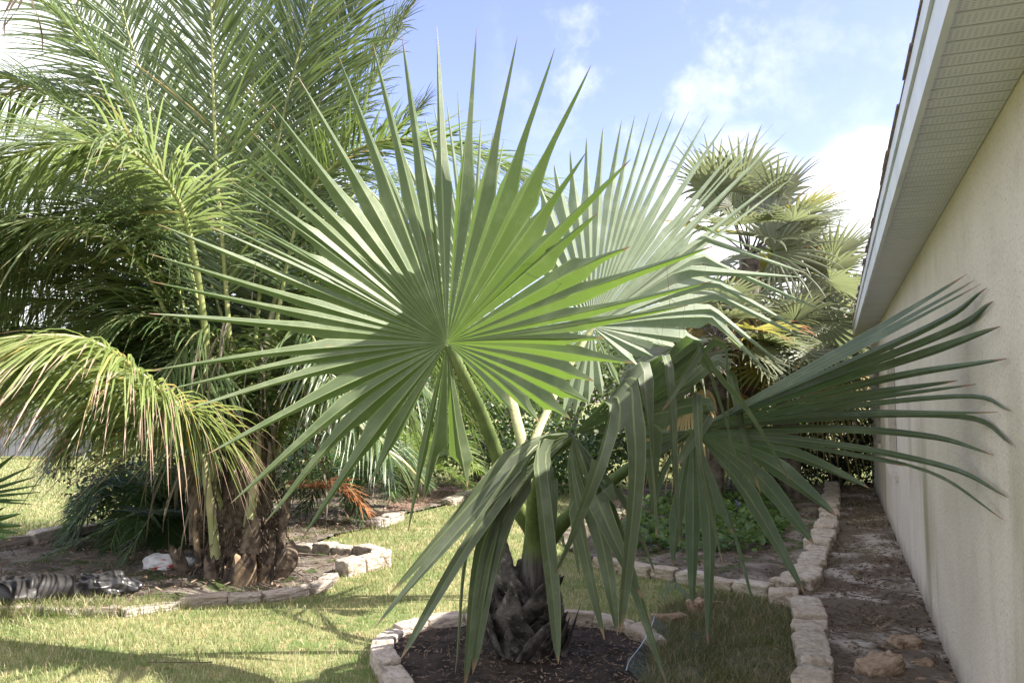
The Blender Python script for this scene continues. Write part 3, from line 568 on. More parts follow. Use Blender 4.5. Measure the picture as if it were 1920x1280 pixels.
petiole(l3, [P(1030, 1010, 5.2), P(1110, 930, 5.05), P(1220, 850, 4.93), P(1300, 808, 4.85)], .045, .024)
# leaf 4: broken leaf folded over, straps hanging to the ground
hub4 = P(1075, 815, 4.55)
def S4(*pts): return [hub4]+[P(*p) for p in pts]
segs4 = [S4((1050, 812, 4.5), (993, 828, 4.42), (930, 890, 4.38), (729, 1114, 4.25)), S4((1050, 815, 4.5), (1000, 832, 4.42), (920, 925, 4.36), (701, 1179, 4.2)), S4((1052, 818, 4.5), (1005, 842, 4.40), (880, 1015, 4.3), (751, 1235, 4.2)), S4((1052, 822, 4.5), (1000, 860, 4.43), (905, 960, 4.36), (800, 1130, 4.3)),
         S4((1050, 822, 4.5), (985, 870, 4.48), (880, 1000, 4.42), (853, 1263, 4.36)), S4((1052, 824, 4.5), (990, 880, 4.5), (905, 1020, 4.46), (870, 1290, 4.4)), S4((1054, 826, 4.52), (1000, 885, 4.5), (930, 1010, 4.48), (886, 1262, 4.44)), S4((1058, 828, 4.52), (1010, 880, 4.5), (955, 960, 4.5), (905, 1150, 4.46)),
         S4((1045, 818, 4.42), (1008, 836, 4.34), (1018, 960, 4.30), (1036, 1110, 4.28), (1047, 1243, 4.27)), S4((1055, 822, 4.48), (1030, 840, 4.44), (1033, 910, 4.42), (1038, 1010, 4.42))]
low4 = [S4((1067, 870, 4.58), (1076, 950, 4.6), (1088, 1080, 4.6)), S4((1070, 864, 4.52), (1089, 988, 4.5), (1134, 1199, 4.48)), S4((1084, 880, 4.52), (1128, 1010, 4.48), (1158, 1190, 4.45)), S4((1095, 870, 4.46), (1140, 985, 4.4), (1204, 1122, 4.36)), S4((1100, 862, 4.48), (1160, 1000, 4.5), (1252, 1285, 4.42)),
        S4((1097, 855, 4.44), (1115, 895, 4.4), (1153, 946, 4.38)), S4((1110, 860, 4.5), (1175, 960, 4.52), (1230, 1080, 4.5))]
up4 = [S4((1100, 790, 4.5), (1146, 750, 4.4), (1128, 850, 4.3), (1085, 970, 4.28), (1040, 1075, 4.27)), S4((1118, 780, 4.5), (1178, 716, 4.42), (1188, 790, 4.34), (1190, 910, 4.32), (1162, 1187, 4.3)), S4((1122, 775, 4.53), (1196, 678, 4.48), (1211, 740, 4.40), (1222, 881, 4.38), (1230, 1008, 4.37)), S4((1130, 772, 4.56), (1235, 664, 4.52), (1256, 730, 4.44), (1264, 881, 4.42), (1274, 1030, 4.42)),
       S4((1140, 770, 4.58), (1240, 700, 4.56), (1312, 648, 4.5), (1285, 700, 4.40), (1241, 770, 4.38)), S4((1140, 772, 4.60), (1230, 710, 4.6), (1294, 642, 4.56), (1344, 706, 4.46), (1406, 781, 4.40), (1482, 906, 4.36)), S4((1150, 778, 4.62), (1250, 715, 4.62), (1310, 670, 4.6), (1350, 762, 4.5), (1387, 881, 4.46), (1431, 974, 4.44)),
       S4((1150, 782, 4.66), (1270, 715, 4.7), (1348, 640, 4.68), (1362, 700, 4.62), (1364, 787, 4.60), (1367, 908, 4.60)), S4((1150, 788, 4.68), (1270, 730, 4.74), (1352, 672, 4.74), (1378, 730, 4.7), (1393, 800, 4.68), (1426, 924, 4.66)), S4((1150, 795, 4.66), (1250, 750, 4.68), (1300, 726, 4.64), (1309, 787, 4.54), (1318, 880, 4.52), (1357, 1062, 4.5)),
       S4((1150, 800, 4.66), (1230, 775, 4.68), (1330, 760, 4.72), (1290, 840, 4.66), (1262, 880, 4.62)), S4((1150, 808, 4.64), (1220, 800, 4.66), (1225, 880, 4.6), (1235, 1000, 4.58))]
l4 = MB()
fan_blade(l4, [[rel(p) for p in s] for s in segs4], .34, pleat=.25, nr=14, wfix=[.040, .042, .036, .036, .045, .045, .042, .034, .050, .040], taper=.5, maxgap=.5, twist=.5)
fan_blade(l4, [[rel(p) for p in s] for s in low4], .36, pleat=.3, nr=12, wfix=.044, taper=.6, maxgap=.5, twist=.5)
fan_blade(l4, [[rel(p) for p in s] for s in up4], .62, pleat=.22, nr=16, nf=9, wfix=[.034, .046, .042, .030, .034, .040, .040, .034, .030, .022, .036, .034], taper=.45, maxgap=.5, twist=.55)
l4 = l4.build('leaf', M['fan_limp'], palm); l4['label'] = 'broken drooping leaf with straps hanging to the soil'
petiole(l4, [P(1000, 1010, 5.1), P(1003, 930, 4.9), P(1030, 855, 4.68), P(1075, 818, 4.56)], .050, .026)

# ------------------------------------------------------------------ the feather palm on the left
CB = G(452, 1078); CB[2] = 0
coco = thing('feather_palm', 'tall feather palm with arching fronds in the left bed', 'palm tree', tuple(CB))
def relc(l): return [P(*p)-CB for p in l]
mb = MB(); zz = np.linspace(0, 1.5, 14); mb.tube(np.stack([.02*zz, .05*zz, zz-.05], -1), np.interp(zz, [0, .2, .6, 1.5], [.34, .33, .24, .16]), 16); mb.build('trunk', M['fiber'], coco)
for (px, py, d, h, w, lean, mt) in ((374, 1060, 7.35, .42, .035, -.06, 'stub'), (398, 1086, 7.25, .26, .075, -.03, 'fiber'), (428, 1088, 7.15, .20, .060, .0, 'stub'), (452, 1078, 7.10, .30, .14, .03, 'stub'), (490, 1082, 7.2, .20, .065, .04, 'stub'), (503, 1066, 7.25, .42, .05, .03, 'fiber'),
                             (372, 1020, 7.6, .75, .09, -.06, 'fiber'), (470, 1035, 7.2, .26, .10, .02, 'fiber'), (520, 1060, 7.4, .60, .05, .08, 'fiber'), (352, 1075, 7.5, .3, .09, -.12, 'fiber'), (516, 1078, 7.35, .34, .04, .07, 'fiber')):
    b0 = P(px, py, d)-CB; b0[2] = -.05 if py > 1065 else max(b0[2], -.03); mb = MB(); t = np.linspace(0, 1, 12); ns = 14; a_ = np.linspace(0, 2*np.pi, ns, endpoint=False)
    rr = w*np.interp(t, [0, .35, .8, 1], [1.15, 1.0, .82, .74])*(.8 if mt == 'fiber' else .85); jag = .16*h*np.sin(a_*3+px)+.07*h*np.sin(a_*7+py)      # torn upper edge
    Pt = np.stack([b0[0]+lean*t[:, None]+rr[:, None]*np.cos(a_)[None]*(1+.10*np.sin(a_*5+px))[None], b0[1]+rr[:, None]*.55*np.sin(a_)[None]+0*t[:, None], b0[2]+h*t[:, None]+jag[None]*(t**3)[:, None]], -1)
    mb.grid(Pt, wrap=True); top = Pt[-1]; c_ = top.mean(0)-np.array([0, 0, .3*w]); j = np.arange(ns); mb.add(np.vstack([top, c_[None]]), np.stack([j, (j+1) % ns, np.full(ns, ns)], -1)); mb.build('leaf_stub', M[mt], coco)
t = np.linspace(0, 1, 9); mb = MB(); cv = Curve([P(525, 1085, 7.25)-CB, P(540, 1050, 7.2)-CB, P(548, 1012, 7.25)-CB]); mb.tube(cv.at(t*cv.L), .09*np.sin(np.pi*(.15+.8*t)), 10, ry=.012, side=np.array([1., .5, 0])); mb.build('leaf_base', M['fiber'], coco)
mb = MB()                                                    # loose fibre hanging round the crown
for k in range(520):
    a = random.uniform(0, 6.28); z = random.uniform(.2, 1.6); r0 = np.interp(z, [0, .5, 1.6], [.34, .27, .17]); p0 = np.array([math.cos(a)*r0, math.sin(a)*r0, z]); d = np.array([math.cos(a), math.sin(a), 0])
    L = random.uniform(.1, .35); t = np.linspace(0, 1, 5)[:, None]; mb.tube(p0+d*.25*L*t+np.array([0, 0, .6*L])*t-np.array([0, 0, 1.3*L])*t**2+rng.normal(0, .02, 3)*t, [.006, .005, .004, .003, .001], 4, cap=False)
for k in range(420):                                         # ragged roots and fibre at the foot
    a = random.uniform(0, 6.28); z = random.uniform(.0, .5); r0 = .36+.06*random.random(); p0 = np.array([math.cos(a)*r0*.8, math.sin(a)*r0*.8, z+.05]); d = np.array([math.cos(a), math.sin(a), 0]); L = random.uniform(.08, .3); t = np.linspace(0, 1, 5)[:, None]
    mb.tube(p0+d*.45*L*t+np.array([0, 0, .4*L])*t-np.array([0, 0, .8*L])*t**2+rng.normal(0, .03, 3)*t, [.008, .007, .006, .004, .001], 4, cap=False)
mb.build('fibre', M['fiber_dark'], coco)
HG = MB()                                                    # withered leaflets hanging down round the crown
for k in range(110):
    a = random.uniform(2.4, 7.0); z = random.uniform(.9, 2.3); r0 = random.uniform(.25, .75); p0 = np.array([math.cos(a)*r0, math.sin(a)*r0, z]); L = random.uniform(.3, .8); t = np.linspace(0, 1, 6)[:, None]; d = np.array([math.cos(a), math.sin(a), 0])
    pt = p0+d*.25*L*np.sin(t*1.6)-np.array([0, 0, L])*t**1.4+rng.normal(0, .05, 3)*t; sv = norm(rng.normal(size=3)*np.array([1, 1, .1])); hw = (.011*np.array([.6, 1, 1, .9, .6, .1]))[:, None]
    HG.grid(np.stack([pt-sv*hw, pt, pt+sv*hw], 1))
for (px, py, d, L) in ((8, -30, 6.6, .50), (34, -25, 6.5, .42), (62, -40, 6.6, .62), (20, -20, 6.8, .35)):
    p0 = P(px, py, d)-CB; t = np.linspace(0, 1, 10)[:, None]; pt = p0+np.array([.10, 0, 0])*np.sin(t*2.6+px)-np.array([0, 0, L])*t; sv = norm(np.column_stack([np.cos(t*4), np.sin(t*4), 0*t])); hw = (.014*np.sin(np.pi*(.1+.85*t)))
    HG.grid(np.stack([pt-sv*hw, pt+.004, pt+sv*hw], 1))
HG.build('dead_leaflets', M['withered'], coco)['kind'] = 'stuff'
Y = M['coco_yellow']; K = M['coco']; PP = M['petiole_pale']
FR = [  # (points, material, n, leaflet length, t0, angles, droop, lift, thickness)
 ([(440, 900, 7.5), (428, 600, 7.3), (405, 300, 7.1), (396, 0, 6.95), (392, -260, 6.9)], K, 92, .80, .30, (54, 24), .16, .15, (.035, .006)),
 ([(400, 900, 7.4), (385, 620, 7.1), (345, 400, 6.8), (275, 303, 6.6), (190, 268, 6.4), (100, 272, 6.3), (10, 300, 6.2), (-90, 360, 6.1)], M['coco_pale'], 105, 1.1, .50, (76, 48), .55, .0, (.042, .012)),
 ([(430, 850, 7.6), (330, 400, 7.6), (225, 168, 7.5), (130, 50, 7.4), (0, -60, 7.3)], K, 85, .85, .28, (64, 30), .40, .15, (.03, .005)),
 ([(425, 850, 7.8), (320, 330, 7.9), (240, 60, 7.9), (190, -160, 7.8)], K, 80, .85, .25, (60, 28), .30, .2, (.03, .005)),
 ([(460, 850, 7.7), (500, 420, 7.7), (535, 200, 7.6), (590, 0, 7.5), (640, -150, 7.5)], K, 85, .82, .28, (58, 26), .3, .15, (.03, .005)),
 ([(480, 850, 7.6), (555, 420, 7.4), (640, 300, 7.3), (730, 262, 7.2), (830, 270, 7.1), (940, 310, 7.0), (1040, 378, 6.95)], K, 95, .80, .30, (70, 36), .45, .15, (.03, .005)),
 ([(405, 1045, 7.3), (392, 930, 7.15), (372, 830, 7.0), (335, 765, 6.75), (270, 706, 6.45), (200, 652, 6.2), (110, 628, 6.05), (-60, 640, 5.9)], Y, 105, 1.0, .30, (66, 42), 1.0, -.15, (.050, .006)),
 ([(465, 1000, 7.35), (480, 860, 7.45), (500, 640, 7.8), (580, 330, 8.1), (690, 110, 8.4), (760, 30, 8.5)], K, 90, .85, .38, (60, 28), .35, .15, (.055, .006)),
 ([(490, 900, 7.7), (590, 620, 7.9), (700, 500, 7.9), (830, 470, 7.9), (930, 500, 7.9)], K, 80, .8, .25, (70, 36), .5, .1, (.03, .005)),
 ([(420, 900, 7.8), (300, 640, 8.2), (150, 530, 8.5), (-60, 520, 8.7)], K, 85, .9, .2, (70, 40), .6, .1, (.03, .005)),
 ([(430, 850, 8.0), (300, 480, 8.3), (150, 350, 8.5), (-60, 330, 8.6)], K, 90, .9, .22, (68, 36), .5, .1, (.03, .005)),
 ([(440, 820, 8.2), (478, 330, 8.3), (470, 0, 8.3), (455, -220, 8.2)], K, 85, .85, .25, (56, 26), .2, .15, (.03, .005)),
 ([(470, 850, 8.0), (590, 420, 8.2), (690, 180, 8.3), (745, 60, 8.3)], K, 80, .8, .25, (60, 30), .4, .15, (.03, .005)),
 ([(440, 900, 7.9), (360, 660, 7.9), (280, 600, 7.7), (200, 640, 7.5), (150, 760, 7.4)], K, 75, .75, .25, (72, 45), .6, .0, (.03, .005)),
 ([(500, 900, 7.8), (570, 700, 8.0), (640, 650, 8.1), (720, 690, 8.2), (770, 790, 8.3)], K, 75, .75, .22, (72, 45), .6, .0, (.03, .005)),
 ([(470, 880, 8.2), (540, 560, 8.6), (640, 430, 8.9), (780, 400, 9.1)], K, 80, .85, .2, (66, 36), .5, .1, (.03, .005)),
 ([(430, 880, 8.3), (380, 560, 8.8), (280, 380, 9.2), (120, 260, 9.5), (-60, 220, 9.6)], K, 85, .9, .2, (66, 36), .45, .1, (.03, .005)),
 ([(450, 880, 8.3), (430, 560, 9.0), (380, 300, 9.4), (320, 60, 9.7)], K, 85, .9, .2, (62, 30), .4, .1, (.03, .005)),
 ([(480, 930, 7.6), (520, 800, 7.7), (560, 720, 7.7), (620, 720, 7.7), (660, 800, 7.7)], K, 60, .6, .25, (72, 45), .7, -.1, (.03, .005)),
 ([(420, 960, 7.5), (360, 800, 7.4), (280, 740, 7.2), (180, 760, 7.0), (100, 840, 6.9)], K, 70, .65, .25, (72, 45), .7, -.1, (.03, .005)),
 ([(470, 850, 7.9), (540, 420, 7.9), (610, 160, 7.8), (690, -40, 7.7)], K, 90, .85, .25, (58, 28), .3, .15, (.03, .005)),
 ([(465, 850, 8.3), (520, 380, 8.4), (560, 120, 8.4), (575, -180, 8.4)], K, 90, .85, .25, (56, 28), .3, .15, (.03, .005)),
 ([(480, 850, 8.2), (600, 500, 8.3), (700, 300, 8.4), (790, 200, 8.5)], K, 85, .8, .25, (62, 32), .4, .15, (.03, .005)),
 ([(400, 880, 7.6), (280, 520, 7.3), (130, 420, 7.0), (-40, 440, 6.8), (-150, 520, 6.7)], M['coco_pale'], 80, .95, .48, (72, 44), .6, .0, (.036, .008)),
 ([(410, 870, 7.7), (270, 420, 7.6), (120, 200, 7.5), (-60, 120, 7.4)], K, 100, .95, .22, (68, 36), .45, .1, (.03, .006)),
 ([(420, 870, 7.9), (280, 300, 8.0), (150, 40, 8.0), (40, -150, 8.0)], M['coco_pale'], 85, .95, .36, (64, 32), .4, .1, (.03, .006)),
 ([(410, 900, 8.1), (250, 560, 8.4), (80, 430, 8.6), (-120, 420, 8.7)], K, 95, .95, .2, (70, 40), .6, .05, (.03, .005)),
 ([(400, 930, 7.8), (270, 700, 8.2), (130, 620, 8.5), (-60, 640, 8.7)], K, 95, .85, .2, (72, 44), .7, .0, (.03, .005)),
 ([(415, 890, 8.0), (270, 540, 8.0), (90, 470, 8.0), (-120, 560, 8.0)], M['coco_pale'], 90, 1.0, .25, (70, 42), .7, .0, (.03, .005)),
 ([(410, 880, 7.7), (320, 500, 7.5), (210, 400, 7.3), (90, 410, 7.2), (-20, 520, 7.1)], K, 90, 1.0, .40, (72, 44), .7, .0, (.03, .006)),
 ([(405, 900, 8.2), (260, 640, 8.3), (100, 560, 8.3), (-80, 620, 8.3)], M['coco_pale'], 90, .95, .25, (70, 42), .8, .0, (.03, .005)),
 ([(425, 870, 8.1), (340, 380, 8.1), (200, 200, 8.1), (40, 170, 8.1), (-120, 250, 8.1)], K, 95, .95, .3, (68, 38), .6, .05, (.03, .005)),
 ([(420, 960, 7.6), (370, 800, 7.4), (290, 720, 7.1), (190, 690, 6.9), (80, 690, 6.8), (-60, 720, 6.7)], M['coco_pale'], 95, .85, .25, (70, 44), .9, -.1, (.03, .005)),
 ([(430, 960, 7.8), (400, 800, 7.8), (340, 720, 7.7), (260, 720, 7.6), (180, 780, 7.6)], K, 80, .8, .2, (70, 44), .8, -.1, (.03, .005)),
]
NP = len(FR)
rf = np.random.default_rng(44); c0 = np.array([0, .15, 1.0])
for k in range(15):                                          # the rest of the crown, arching back, left and up
    az = R(rf.uniform(35, 175)); el = rf.uniform(.15, 1.0); d = np.array([math.cos(az), math.sin(az), 0]); L = rf.uniform(2.6, 4.0); zz = np.array([0, 0, 1.])
    FR.append(([c0, c0+d*L*(.12+.18*(1-el))+zz*L*(.25+.25*el), c0+d*L*(.40+.25*(1-el))+zz*L*(.30+.50*el), c0+d*L*(.75+.15*(1-el))+zz*L*(.15+.65*el), c0+d*L*(.95)+zz*L*(-.10+.62*el)], K, 74, .95, .2, (66, 36), rf.uniform(.35, .7), .1, (.028, .005)))
for k in range(16):                                          # short old fronds crowding round the stems
    az = R(rf.uniform(0, 360)); d = np.array([math.cos(az), math.sin(az)*.8, 0]); L = rf.uniform(1.1, 1.9); zz = np.array([0, 0, 1.]); h = rf.uniform(.5, 1.5)
    FR.append(([c0, c0+d*L*.25+zz*h*.75, c0+d*L*.6+zz*h, c0+d*L+zz*(h-rf.uniform(.2, .8))], K, 48, .62, .2, (66, 40), rf.uniform(.5, .9), .0, (.022, .005)))
for i, (pts, mt, n, ll, t0, ang, dr, lf, rr) in enumerate(FR):
    up = (0, -1, .35) if i in (0, 3, 4, 11, 20, 21, 25) else (0, 0, 1)  # upright fronds turn their faces to the camera
    frond('frond', mt, coco, relc(pts) if i < NP else pts, int(n*(1.6 if i < NP else 1.3)), ll*(1.25 if i < 13 else 1.1), t0, ang, dr*.55, lf, (.021 if i == 6 else .024), rr, up=up, rach=PP if i in (6, 7) else None)

# ------------------------------------------------------------------ low palms left and right of it
def low_palm(name, label, base, fr, material, ll, w, n=46, group=None):
    t = thing(name, label, 'palm plant', tuple(base), group=group)
    mb = MB(); zz = np.linspace(0, .35, 6); mb.tube(np.stack([0*zz, 0*zz, zz-.03], -1), np.interp(zz, [0, .2, .35], [.13, .14, .06]), 10); mb.build('trunk', M['fiber'], t)
    for f in fr:
        pts, mt = (f[0], f[1]) if isinstance(f, tuple) and not isinstance(f[0], (int, float)) else (f, material)
        frond('frond', mt, t, [np.asarray(p)-base for p in pts], n, ll, .15, (66, 35), .25, .25, w, (.012, .003), rach=M['rachis'])
    return t
def arc(base, az, L, h, dz=0.3):
    d = np.array([math.cos(az), math.sin(az), 0]); z = np.array([0, 0, 1.])
    return [base+z*.25, base+d*.3*L+z*h*.8, base+d*.65*L+z*h, base+d*L+z*(h-dz)]
b1 = G(305, 1010); b1[2] = 0
fr = [arc(b1, a+random.uniform(-.2, .2), random.uniform(.8, 1.15), random.uniform(.35, .75), random.uniform(.3, .55)) for a in np.linspace(0, 6.28, 25, endpoint=False)]
fr += [[b1+np.array([0, 0, .3]), P(300, 885, 8.6), P(220, 885, 8.4), P(132, 955, 8.2)], [b1+np.array([0, 0, .2]), P(260, 960, 8.1), P(180, 1000, 7.9), P(90, 1043, 7.75)], [b1+np.array([0, 0, .2]), P(290, 960, 8.0), P(262, 1000, 7.8), P(232, 1050, 7.7)]]
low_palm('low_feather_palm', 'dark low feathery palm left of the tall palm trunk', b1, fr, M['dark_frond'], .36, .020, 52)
b2 = G(665, 968); b2[2] = 0
fr = [arc(b2, a+random.uniform(-.2, .2), random.uniform(.9, 1.3), random.uniform(.6, 1.0), random.uniform(.3, .7)) for a in np.linspace(0, 6.28, 16, endpoint=False)]
fr += [[b2+np.array([0, 0, .4]), P(620, 880, b2[1]-.3), P(650, 890, b2[1]-.8), P(690, 1000, b2[1]-1.1)], ([b2+np.array([0, 0, .4]), P(590, 914, b2[1]-1.0), P(640, 904, b2[1]-1.2), P(692, 960, b2[1]-1.3)], M['orange_frond']), ([b2+np.array([0, 0, .35]), P(570, 912, b2[1]-.9), P(620, 908, b2[1]-1.1), P(665, 935, b2[1]-1.2)], M['orange_frond'])]
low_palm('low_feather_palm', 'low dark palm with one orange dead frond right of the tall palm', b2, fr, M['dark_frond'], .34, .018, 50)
b3 = G(765, 935); b3[2] = 0
fr = [[b3+np.array([0, 0, .3]), P(760, 878, b3[1]-.2), P(830, 880, b3[1]-.4), P(905, 920, b3[1]-.5)], [b3+np.array([0, 0, .3]), P(770, 850, b3[1]), P(840, 820, b3[1]), P(910, 850, b3[1])], [b3+np.array([0, 0, .3]), P(730, 860, b3[1]), P(700, 820, b3[1]), P(640, 830, b3[1])]]
fr += [arc(b3, a, 1.5, random.uniform(.7, 1.2), .4) for a in np.linspace(0, 6.28, 9, endpoint=False)]
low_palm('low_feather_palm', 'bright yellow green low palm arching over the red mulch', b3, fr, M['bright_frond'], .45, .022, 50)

# fan leaf plant at the left edge
bl = np.array([-4.1, 6.0, 0.]); e = thing('small_fan_palm', 'dark small fan palm poking in at the left edge', 'palm plant', tuple(bl))
for (hx, hy, d, dirs) in ((-75, 935, 6.0, [(62, 872), (70, 892), (78, 908), (76, 922), (55, 938), (62, 945), (30, 850), (0, 830)]), (-60, 985, 5.9, [(40, 962), (45, 985), (38, 1000), (20, 1012), (10, 950)])):
    hb = P(hx, hy, d)-bl; mb = MB(); fan_blade(mb, [[hb, P(a, b_, d-.1)-bl] for a, b_ in dirs], .25, pleat=.4); o = mb.build('leaf', M['dark_frond'], e)
    pb = MB(); cv = Curve([np.array([0, 0, 0.]), hb*np.array([.4, .4, .7]), hb]); pb.tube(cv.at(np.linspace(0, 1, 10)*cv.L), .012, 6); pb.build('petiole', M['petiole'], o)

# ------------------------------------------------------------------ cabbage palms in the background
def sabal(base, crown, n, Rl, plen, label, seed, dead=6, trunk_r=.17, extra=()):
    r = np.random.default_rng(seed); base = np.array(base); crown = np.array(crown)-base
    t = thing('cabbage_palm', label, 'palm tree', tuple(base)); mb = MB(); tt = np.linspace(0, 1, 16)
    pts = crown*tt[:, None]; mb.tube(pts, trunk_r*(1+.06*np.sin(tt*60)), 12); mb.build('trunk', M['bark'], t)
    for k in range(n+dead):
        isdead = k >= n
        az = k*2.39996+r.random()*.4; el = R(r.uniform(-25, 80)) if not isdead else R(r.uniform(-75, -40))
        d = np.array([math.cos(az)*math.cos(el), math.sin(az)*math.cos(el), math.sin(el)]); pl = plen*r.uniform(.7, 1.1)
        h0 = crown+d*.12; hb = crown+d*pl+np.array([0, 0, -.12*pl]); fwd = norm(d+np.array([0, 0, -.35]))
        if k < len(extra): e_ = extra[k]; hb = P(*e_[:3])-base; fwd = norm(P(*e_[3:])-base-hb)
        if k < len(extra): s = norm(np.cross(fwd, [0, -1., .25])); nr = np.cross(s, fwd)
        else: s = norm(np.cross(fwd, [0, 0, 1.])); nr = np.cross(s, fwd)
        
        segs = []; ns = 26
        for th in np.linspace(-2.1, 2.1, ns):
            dv = norm(fwd*math.cos(th)+s*math.sin(th)+nr*(.25*abs(math.sin(th)))); L = Rl*(.72+.28*math.cos(th*.7))*r.uniform(.9, 1.08); dr = r.uniform(.04, .28) if not isdead else .9
            segs.append([hb, hb+dv*L*.5-np.array([0, 0, dr*.12*L]), hb+dv*L*.82-np.array([0, 0, dr*.5*L]), hb+dv*L*.96-np.array([0, 0, dr*.95*L])])
        mb = MB(); fan_blade(mb, segs, Rl*.42, pleat=.4, nf=3, nr=6, wlim=(.008, .03), maxgap=.4)
        mt = M['sabal_dead'] if isdead else (M['sabal_yellow'] if r.random() < .12 else M['sabal'])
        o = mb.build('leaf', mt, t)
        pb = MB(); cv = Curve([h0, (h0+hb)/2+np.array([0, 0, .06]), hb, hb+fwd*.35*Rl]); q = np.linspace(0, 1, 8); pb.tube(cv.at(q*cv.L), .018-.012*q, 5); pb.build('petiole', M['petiole'] if not isdead else M['fiber'], o)
    return t
def gat(px, d): q = P(px, 740, d); return np.array([q[0], q[1], 0.])
sabal(gat(1395, 13.5), P(1405, 480, 13.5), 24, 1.05, 1.3, 'tall cabbage palm behind the silvery leaf', 4, 4, extra=((1440, 425, 13.0, 1500, 372, 13.0), (1375, 385, 13.2, 1385, 330, 13.2), (1450, 470, 12.8, 1520, 450, 12.6)))
sabal(gat(1450, 15.5), P(1500, 590, 15.0), 22, 1.1, 1.3, 'leaning cabbage palm nearest the house eave', 9, 3, extra=((1512, 522, 14.6, 1590, 492, 14.4), (1530, 600, 14.4, 1600, 600, 14.2)))
sabal(gat(1590, 24), P(1590, 605, 24), 20, 1.1, 1.2, 'small distant cabbage palm beside the fascia end', 13, 5)
sabal(gat(1330, 12.5), P(1345, 640, 12.5), 24, .95, .9, 'short cabbage palm low behind the broken leaf', 21, 3)
sabal(gat(1480, 13.0), P(1470, 650, 13.0), 20, .8, .8, 'young cabbage palm with yellowing leaves behind the sideways leaf', 31, 0)

# ------------------------------------------------------------------ shrubs, far trees, fence, far house
def leafy(mb, ctr, rad, n, size, r, squash=1.):
    u = norm(r.normal(size=(n, 3))); cl = u*(r.random((n, 1))**.4)
    lob = 1+.30*np.sin(u[:, :1]*4+ctr[0]*3)+.25*np.sin(u[:, 2:]*5+ctr[1])+.2*np.sin(u[:, 1:2]*6+1)
    p = ctr+cl*lob*rad
    d = norm(r.normal(size=(n, 3))+u*.6); s = norm(np.cross(d, r.normal(size=(n, 3)))); sz = size*(.6+.8*r.random((n, 1)))
    V = np.stack([p, p+d*sz*.5+s*sz*.3, p+d*sz, p+d*sz*.5-s*sz*.3], 1).reshape(-1, 3); V[:, 2] = np.maximum(V[:, 2], .01)
    Q = np.arange(4*n).reshape(-1, 4); U = np.tile(np.array([[.5, 0], [1, .5], [.5, 1], [0, .5]]), (n, 1)); mb.add(V, Q, U)
def shrub(name, label, px, d, h, w, n, size, material, seed, cat='shrub', group=None, trunk=None):
    r = np.random.default_rng(seed); b = gat(px, d); t = thing(name, label, cat, tuple(b), group=group)
    mb = MB(); z0 = 0 if not trunk else trunk
    for k in range(7):
        q = np.array([r.uniform(-.5, .5)*w, r.uniform(-.4, .4)*w, z0+(h-z0)*(r.uniform(.3, .72) if trunk else .16+.54*((k*3) % 7)/6)]); leafy(mb, q, np.array([w*.36, w*.36, (h-z0)*.32]), n//7, size, r)
    mb.build('crown', material, t)
    tb = MB(); 
    for k in range(5):
        a = k*1.26; q = np.array([math.cos(a)*w*.25, math.sin(a)*w*.25, h*.55]); cv = Curve([np.array([math.cos(a)*.05, math.sin(a)*.05, -.05]), q*np.array([.35, .35, .6]), q]); tt = np.linspace(0, 1, 8); tb.tube(cv.at(tt*cv.L), (.05 if trunk is None else .13)*(1-.8*tt), 6)
    tb.build('trunk', M['bark'], t); return t
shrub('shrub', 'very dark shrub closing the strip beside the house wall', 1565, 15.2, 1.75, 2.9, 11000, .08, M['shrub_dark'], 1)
shrub('shrub', 'dark shrub behind the right bed left of the darkest one', 1410, 17.5, 1.9, 2.6, 6000, .09, M['shrub'], 2)
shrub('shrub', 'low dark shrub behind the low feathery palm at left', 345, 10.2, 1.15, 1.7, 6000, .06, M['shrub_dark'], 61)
shrub('shrub', 'mid green shrub seen between the palm trunk and right bed', 1200, 14.5, 2.0, 2.8, 7000, .09, M['shrub'], 3)
shrub('shrub', 'green shrub behind the low bright palm', 900, 16, 2.3, 3.2, 7000, .10, M['shrub'], 4)
shrub('shrub', 'tall green shrub behind the orange dead frond', 690, 17, 2.6, 3.4, 7000, .10, M['shrub'], 5)
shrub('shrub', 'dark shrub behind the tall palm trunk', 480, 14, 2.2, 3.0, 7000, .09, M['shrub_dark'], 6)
for i, (px, d, h, w) in enumerate(((-120, 27, 4.6, 6), (60, 33, 4.2, 7), (240, 29, 4.8, 6), (400, 26, 4.4, 6), (560, 30, 5.5, 7), (740, 27, 5.0, 6), (900, 31, 4.6, 7), (1060, 27, 4.2, 6), (1220, 30, 4.8, 6.5), (1370, 26, 5.4, 5.5), (1500, 33, 6.2, 6.5))):
    names = ['pale green tree at the far left end of the lawn', 'tree behind the grey board fence', 'tree beyond the yellow fronds at left', 'tree hidden behind the tall feather palm', 'largest far tree right of the feather palm', 'far tree behind the hanging leaf segments', 'far tree behind the big leaf petiole', 'far tree left of the silvery leaf hub', 'far tree under the silvery leaf', 'far tree behind the cabbage palms', 'far tree next to the distant cabbage palm']
    shrub('far_tree', names[i], px, d, h, w, 6500, .19, M['tree'], 40+i, 'tree', 'trees beyond the lawn', trunk=.9)
fb = gat(20, 22); f = thing('board_fence', 'grey weathered board fence far across the left lawn', 'fence', tuple(fb))
mb = MB()
for k in range(26): box(mb, -3+k*.2, -3+k*.2+.185, -.012, .012, .08, 1.35+.01*(k % 3))
mb.build('boards', M['fence'], f, smooth=False); mb = MB(); box(mb, -3, 2.2, .014, .06, .3, .38); box(mb, -3, 2.2, .014, .06, 1.05, 1.13); mb.build('rail', M['fence'], f, smooth=False)
for k in range(3): mb = MB(); box(mb, -3+k*2.5, -2.9+k*2.5, .062, .16, 0, 1.4); mb.build('post', M['fence'], f, smooth=False)
